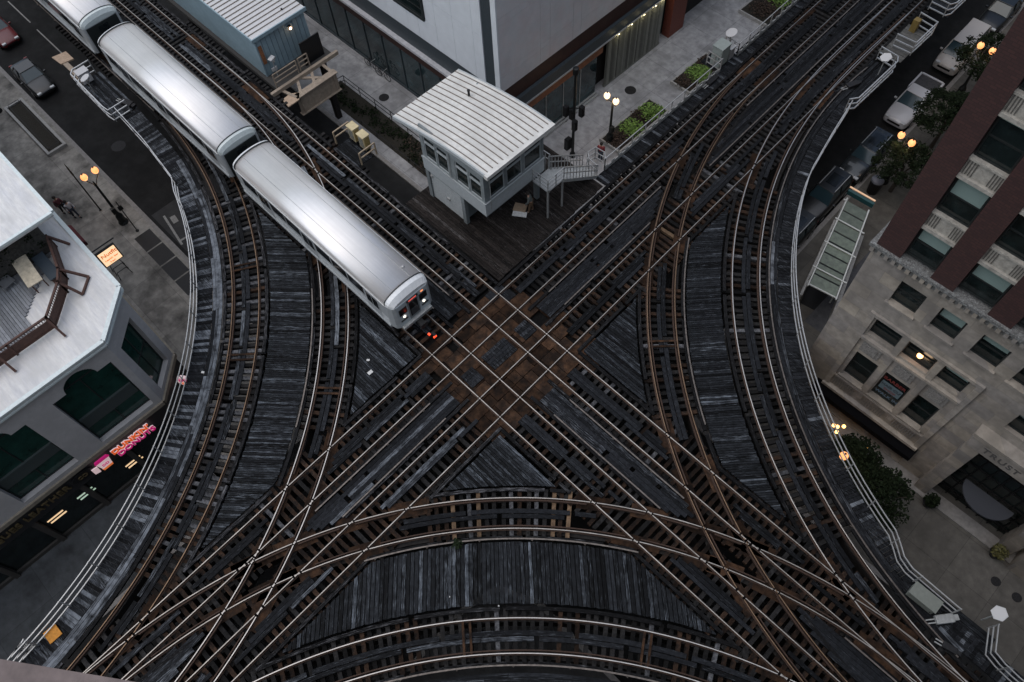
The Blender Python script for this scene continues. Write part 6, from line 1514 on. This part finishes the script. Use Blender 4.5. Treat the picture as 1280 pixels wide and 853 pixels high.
# ================================================================== glass stair canopy on the right pavement
cp = thing('stair_canopy', 'green glass roofed stair entrance with white frame on the right pavement', 'stair entrance')
CX0, CX1, CY0, CY1, CZ = 6.75, 8.55, 18.3, 25.1, -4.1
cpc = lambda u, v: (6.62 + (8.12 - 6.62) * u + (8.2 - 6.62) * v * .0 + 1.75 * v * 1.0, 25.0 - 7.0 * v)
def cq(u, v): A = Vector((6.6, 25.0)); B = Vector((8.15, 25.1)); Cc = Vector((10.4, 18.2)); D = Vector((8.6, 17.9)); return (A * (1 - u) + B * u) * (1 - v) + (D * (1 - u) + Cc * u) * v
A = MB(); n = 8
b = MB()
for i in range(n):
    P = [cq(0.04, i / n + .008), cq(.96, i / n + .008), cq(.96, (i + 1) / n - .008), cq(.04, (i + 1) / n - .008)]
    b.prism([tuple(p) for p in P], CZ - .02, CZ, var=R())
b.build('glass_roof', mat('milky_green_glass', (.14, .17, .13), .4, 0, var=.35, noise=.3, nscale=1.5, spec=.6), cp)
b = MB()
for u in (0, 1): b.bar((*cq(u, -.02), CZ), (*cq(u, 1.02), CZ), .08, .1)
for v in (.25, .53, .82): b.bar((*cq(-.12, v), CZ + .06), (*cq(1.14, v), CZ + .06), .08, .06)
b.bar((*cq(-.12, .02), CZ + .05), (*cq(0.0, .02), CZ + .05), .08); b.bar((*cq(0, 1), CZ), (*cq(1, 1), CZ), .08); b.build('roof_frame', mat('white_frame_paint', (.6, .62, .6), .5), cp)
b = MB()
for i in range(1, n): b.bar((*cq(.04, i / n), CZ - .03), (*cq(.96, i / n), CZ - .03), .03)
b.build('glazing_bar', M_frame, cp)
b = MB()
for u, v in ((0, .25), (1, .25), (0, .53), (1, .53), (0, .82), (1, .82), (0, 0), (1, 0)): b.bar((*cq(u, v), -6.55), (*cq(u, v), CZ), .1)
b.build('post', mat('white_frame_paint', (.6, .6, .6)), cp)
b = MB(); b.bar((*cq(1.2, .1), -6.0), (*cq(1.2, 1.02), -6.0), .22, 1.1); b.build('side_wall', mat('pale_parapet', (.42, .42, .41), .7, noise=.2), cp)
b = MB(); b.bar((*cq(-.05, .1), -6.0), (*cq(-.05, 1.0), -6.0), .16, 1.1); b.build('side_wall', mat('pale_parapet', (.4, .4, .4)), cp)
b = MB(); b.bar((*cq(-.1, -.08), CZ + .1), (*cq(1.1, -.08), CZ + .1), .2, .35); s_ = b.build('sign_board', mat('teal_board', (.02, .08, .085), .5), cp)
b = MB(); b.bar((*cq(-.1, -.11), CZ + .31), (*cq(1.1, -.11), CZ + .31), .1, .06); b.build('lit_strip', mat('pale_orange_strip', (.6, .42, .3), .5, emit=(1, .6, .35), estr=.35), s_)
b = MB(); P = [cq(.06, .1), cq(1.0, .1), cq(1.0, .97), cq(.06, .97)]; b.prism([tuple(p) for p in P], -6.549, -6.545); b.build('stair_well', M_black, cp)

# ================================================================== trees
def tree(label, x, y, h, r, n, lm, seed, squash=.8):
    random.seed(seed); t = thing('street_tree', label, 'tree', 'dark street trees', loc=(0, 0, 0))
    z = -6.55; b = MB(); b.tube([(x, y, z), (x + .05, y, z + h * .35), (x - .05, y + .1, z + h * .6)], [.15, .11, .07], 10)
    for k in range(7):
        a = k * .9 + rnd(0, .5); q = h * rnd(.35, .55); e = Vector((x + r * .75 * math.cos(a), y + r * .75 * math.sin(a), z + h * rnd(.6, .9)))
        s = Vector((x, y, z + q)); mdl = (s + e) / 2 + Vector((0, 0, -.15)); b.tube([s, mdl, e], [.07, .045, .015], 6)
    b.build('trunk', M_bark, t); b = MB()
    for k in range(n):
        a = rnd(0, 6.28); d = r * R() ** .55; c = (x + d * math.cos(a), y + d * math.sin(a), z + h * (.62 + .34 * (1 - d / r) ** .5 * rnd(.3, 1)))
        leaves(b, c, rnd(.3, .55), 60, .095, (1, 1, .7), .2)
    b.build('crown', lm, t); random.seed(seed + 9)
tree('dark leafy street tree between the white pickup and the brick piers', 7.7, 35.3, 4.8, 2.2, 95, M_leafd, 11)
tree('dark leafy street tree around the twin globe lamp by the dark suv', 7.8, 29.9, 4.0, 2.1, 80, M_leafd, 12)
tree('dark leafy street tree at the upper right beside the far lamp and the van', 7.3, 41.8, 5.0, 2.5, 100, M_leafd, 13)
tree('dark bushy tree outside the right railing, lower one', 18.8, 9.3, 3.9, 1.7, 70, M_leafd, 14)
tree('dark bushy tree outside the right railing by the warm shop lights', 17.0, 10.4, 3.4, 1.3, 45, M_leafd, 15)
random.seed(77)
t = thing('shop_entry_lamps', 'cluster of warm glowing bulbs under the black shop awning at right', 'lamp')
for (x, y, z) in ((15.2, 11.9, -5.4), (15.45, 12.05, -5.2), (15.0, 12.0, -5.7), (15.35, 11.8, -5.75), (17.1, 11.9, -5.3)):
    b = MB(); b.lathe((x, y, z), [(.02, -.1), (.1, -.04), (.1, .05), (.02, .1)], 10); b.build('bulb', mat('amber_bulb', (1, .6, .2), .4, emit=(1, .5, .14), estr=4), t)
b = MB(); b.bar((15.2, 12.0, -6.5), (15.2, 12.0, -5.5), .05); b.bar((15.0, 12.0, -5.6), (15.5, 12.0, -5.3), .03); b.bar((17.1, 11.9, -6.5), (17.1, 11.9, -5.35), .05); b.build('stand', M_black, t)
# ================================================================== bicycles
def bike(label, x, y, rz, z=-6.55):
    t = thing('bicycle', label, 'bicycle', 'parked bicycles', loc=(x, y, z), rz=rz)
    for sx in (-.5, .5):
        b = MB(); n = 22; b.tube([(sx + .33 * math.cos(2*math.pi*i/n), 0, .34 + .33 * math.sin(2*math.pi*i/n)) for i in range(n + 1)], .022, 6, caps=False)
        w_ = b.build('wheel', M_black, t); b = MB()
        for i in range(8): a = math.pi * i / 8; b.bar((sx - .32*math.cos(a), 0, .34 - .32*math.sin(a)), (sx + .32*math.cos(a), 0, .34 + .32*math.sin(a)), .006)
        b.build('spokes', M_galv, w_)
    b = MB()
    for p, q in (((-.5, 0, .34), (-.1, 0, .3)), ((-.1, 0, .3), (.32, 0, .8)), ((-.2, 0, .8), (.32, 0, .8)), ((-.2, 0, .85), (-.1, 0, .3)), ((-.5, 0, .34), (-.2, 0, .8)), ((.5, 0, .34), (.32, 0, .95))): b.bar(p, q, .03)
    b.build('frame', mat('dark_bike_paint', (.03, .035, .04), .4, .3), t)
    b = MB(); b.bar((.32, -.25, .97), (.32, .25, .97), .025); b.build('handlebar', M_galv, t); b = MB(); b.box((-.2, 0, .88), (.24, .12, .05)); bevel(b.build('saddle', M_black, t), .02)
bike('dark bicycle parked beside the grey cabinet at the top', -6.9, 26.3, 1.0)
bike('bicycle at the white building glass, left one of the pair', -26.6, 13.0, .1)
bike('bicycle at the white building glass, right one of the pair', -28.1, 13.1, .05)
t = thing('bicycle_rack', 'low dark rack with curved bars beside the lit hanging sign', 'bicycle rack')
for k in range(3): b = MB(); b.tube([(-26.2 + k * .5, -11.7, -6.55), (-26.2 + k * .5, -11.6, -5.8), (-26.2 + k * .5, -10.9, -5.8), (-26.2 + k * .5, -10.8, -6.55)], .03, 6); b.build('hoop', M_black, t)
# ================================================================== people
M_skin = mat('skin', (.42, .26, .19), .6)
def person(label, x, y, z, rz, top, legs, hair, step=.18, arm=.1, bend=0.0, bag=None, carry=None):
    t = thing('person', label, 'person', 'people on the pavements and the deck', loc=(x, y, z), rz=rz)
    def skin(name, V, E, r, m, parent, root=0):
        me = bpy.data.meshes.new(name); me.from_pydata(V, E, []); o = bpy.data.objects.new(name, me); COL.objects.link(o); o.parent = parent
        sk = o.modifiers.new('skin', 'SKIN'); o.modifiers.new('sub', 'SUBSURF').render_levels = 2; o.modifiers['sub'].levels = 2
        for i, rr in enumerate(r): me.skin_vertices[0].data[i].radius = rr if isinstance(rr, tuple) else (rr, rr)
        me.skin_vertices[0].data[root].use_root = True; me.materials.append(m); return o
    f = bend
    V = [(0, 0, .95), (f*.12, 0, 1.12), (f*.3, 0, 1.36), (f*.38, 0, 1.48), (f*.43, 0, 1.56), (f*.47+.01, 0, 1.66), (f*.47, 0, 1.73),
         (0, .1, .9), (step*.6, .1, .5), (step, .11, .1), (step+.14, .11, .04),
         (0, -.1, .9), (-step*.3, -.1, .5), (-step, -.11, .1), (-step+.14, -.11, .04),
         (f*.3, .19, 1.38), (f*.25+arm*.3, .25, 1.12), (f*.2+arm*1.6, .24, .92), (f*.2+arm*2, .23, .84),
         (f*.3, -.19, 1.38), (f*.25-arm*.3, -.25, 1.12), (f*.2+arm*.6, -.25, .9), (f*.2+arm*.8, -.24, .82)]
    E = [(0,1),(1,2),(2,3),(3,4),(4,5),(5,6),(0,7),(7,8),(8,9),(9,10),(0,11),(11,12),(12,13),(13,14),(2,15),(15,16),(16,17),(17,18),(2,19),(19,20),(20,21),(21,22)]
    r = [.14,.13,.14,.06,.055,.095,.07,.09,.06,.045,.035,.09,.06,.045,.035,.06,.045,.035,.03,.06,.045,.035,.03]
    body = skin('body', V, E, r, M_skin, t)
    Vj = [V[0], V[1], V[2], (V[3][0], 0, 1.44), V[15], V[16], V[17], V[19], V[20], V[21]]
    skin('jacket', Vj, [(0,1),(1,2),(2,3),(2,4),(4,5),(5,6),(2,7),(7,8),(8,9)], [.165,.155,.165,.09,.085,.068,.055,.085,.068,.055], top, t)
    Vl = [V[0], V[7], V[8], V[9], V[11], V[12], V[13]]
    skin('trousers', Vl, [(0,1),(1,2),(2,3),(0,4),(4,5),(5,6)], [.15,.11,.082,.068,.11,.082,.068], legs, t)
    for q in (10, 14): b = MB(); b.box((V[q][0] - .04, V[q][1], .045), (.27, .1, .09)); bevel(b.build('shoe', M_black, t), .03)
    b = MB(); b.lathe((V[5][0] - .012, 0, V[5][2] - .02), [(.108, 0), (.118, .06), (.10, .13), (.05, .165), (.01, .17)], 14); b.build('hair', hair, t, smooth=True)
    hx_, hz = V[5][0] + .1, V[5][2]
    for sy in (-.035, .035): b = MB(); b.box((hx_ - .005, sy, hz - .01), (.02, .025, .015)); b.build('eye', M_black, t)
    b = MB(); b.box((hx_ + .005, 0, hz - .03), (.03, .025, .04)); b.build('nose', M_skin, t)
    if bag: b = MB(); b.box((-.2, 0, 1.25), (.16, .28, .4)); bevel(b.build('backpack', bag, t), .05)
    return t
m_hair = mat('dark_hair', (.02, .015, .012), .7); m_bl = mat('dark_blue_cloth', (.03, .04, .06), .85); m_gy = mat('pale_grey_jacket', (.42, .43, .46), .8); m_rd = mat('dark_red_jacket', (.28, .05, .055), .8)
person('person in a pale grey jacket walking on the left pavement, nearer the street', -32.3, -11.0, -6.55, 0.2, m_gy, m_bl, m_hair, bag=m_bl)
person('person in a maroon top walking beside the one in the grey jacket', -33.2, -11.35, -6.55, 0.15, mat('maroon_jacket', (.10, .03, .04), .8), mat('black_cloth', (.015, .015, .017), .85), m_hair)
person('person in a red jacket standing on the pavement by the dark planted bed', -8.7, 18.3, -6.55, 2.0, m_rd, m_bl, m_hair, step=.05)
person('worker in a grey green vest and brown trousers on the tower deck', -5.45, 8.0, -.09, -2.4, mat('grey_green_vest', (.12, .13, .12), .85), mat('brown_trousers', (.11, .065, .035), .85), m_hair, step=.12, arm=.15, bend=.35)
person('person in a dark striped top near the top edge of the pavement', -6.9, 29.3, -6.55, 1.2, mat('dark_striped_top', (.05, .05, .055), .8), m_bl, m_hair)

# steel columns and brackets at street level beside the train
M_colm = M_girder
for k, (x, y, lab) in enumerate(((5.6, 13.6, 'steel column under the right walkway near the glass canopy'),)):
    t = thing('steel_column', lab, 'steel column'); b = MB()
    b.b2(x - .2, x + .2, y - .2, y - .16, ZS, -1.5); b.b2(x - .2, x + .2, y + .16, y + .2, ZS, -1.5); b.b2(x - .02, x + .02, y - .16, y + .16, ZS, -1.5); b.build('shaft', M_girder, t)
    b = MB(); b.b2(x - .35, x + .35, y - .35, y + .35, ZS, ZS + .08); b.build('base_plate', M_girder, t)
t = thing('cross_girder', 'tan steel girder end sticking out beside the gap of the train cars', 'girder')
b = MB(); b.b2(-38.6, -35.3, -5.0, -4.65, -.55, -.45); b.b2(-38.6, -35.3, -4.85, -4.8, -1.6, -.55); b.b2(-38.6, -35.3, -5.0, -4.65, -1.7, -1.6); b.build('beam', M_tan, t)
b = MB(); b.prism([(-39.6, -5.2), (-38.5, -5.1), (-38.3, -4.2), (-39.4, -4.2)], -.5, -.4); b.build('gusset', mat('bright_tan_gusset', (.42, .31, .22)), t)
for (xx) in (-30, -18.5):
    pass
# ================================================================== camera side tower with ledge
ct = thing('tower_block', 'stone tower the picture is taken from, its brown ledge in the lower left corner', 'building')
LA = Vector((14.72, -13.15)); LB_ = Vector((14.91, -13.01)); ld = (LB_ - LA).normalized(); ln = Vector((ld.y, -ld.x))
M_ledge = mat('brown_ledge_stone', (.16, .125, .115), .9, noise=.12, nscale=6, fine=.2)
P0 = LA - ld * .95; P1 = LA + ld * 6.0
b = MB(); b.prism([tuple(P0), tuple(P1), tuple(P1 + ln * .5), tuple(P0 + ln * .5)], 35.6, 35.9); b.build('ledge', M_ledge, ct)
Q0 = P0 + ln * .12; Q1 = P1 + ln * .12
b = MB(); b.prism([tuple(Q0), tuple(Q1), (60, Q1.y), (60, -60), (Q0.x, -60)], ZS, 35.6); b.build('wall', mat('tower_stone', (.22, .2, .18), .85, noise=.2), ct)

# rusty gauge bars bolted across the curves
for (nm, x, y) in (('W_out', -15.0, -6.8), ('W_out', -10.2, -10.2), ('W_in', -5.0, -7.9), ('E_in', 6.0, 6.6), ('S_out', 9.6, -11.4), ('S_out', 15.6, -6.4)):
    C_ = TR[nm]; i_ = int(np.argmin(np.hypot(C_[:, 0] - x, C_[:, 1] - y))); p_ = C_[i_]; n_ = nrm(C_)[i_]
    for dd in (-.16, .16):
        tt = np.array((-n_[1], n_[0])) * dd; a_ = p_ + tt - n_ * .74; c_ = p_ + tt + n_ * .74
        MB().bar((*a_, -.05), (*c_, -.05), .11, .05).build('gauge_bar', M_rustplate, TRK[nm])
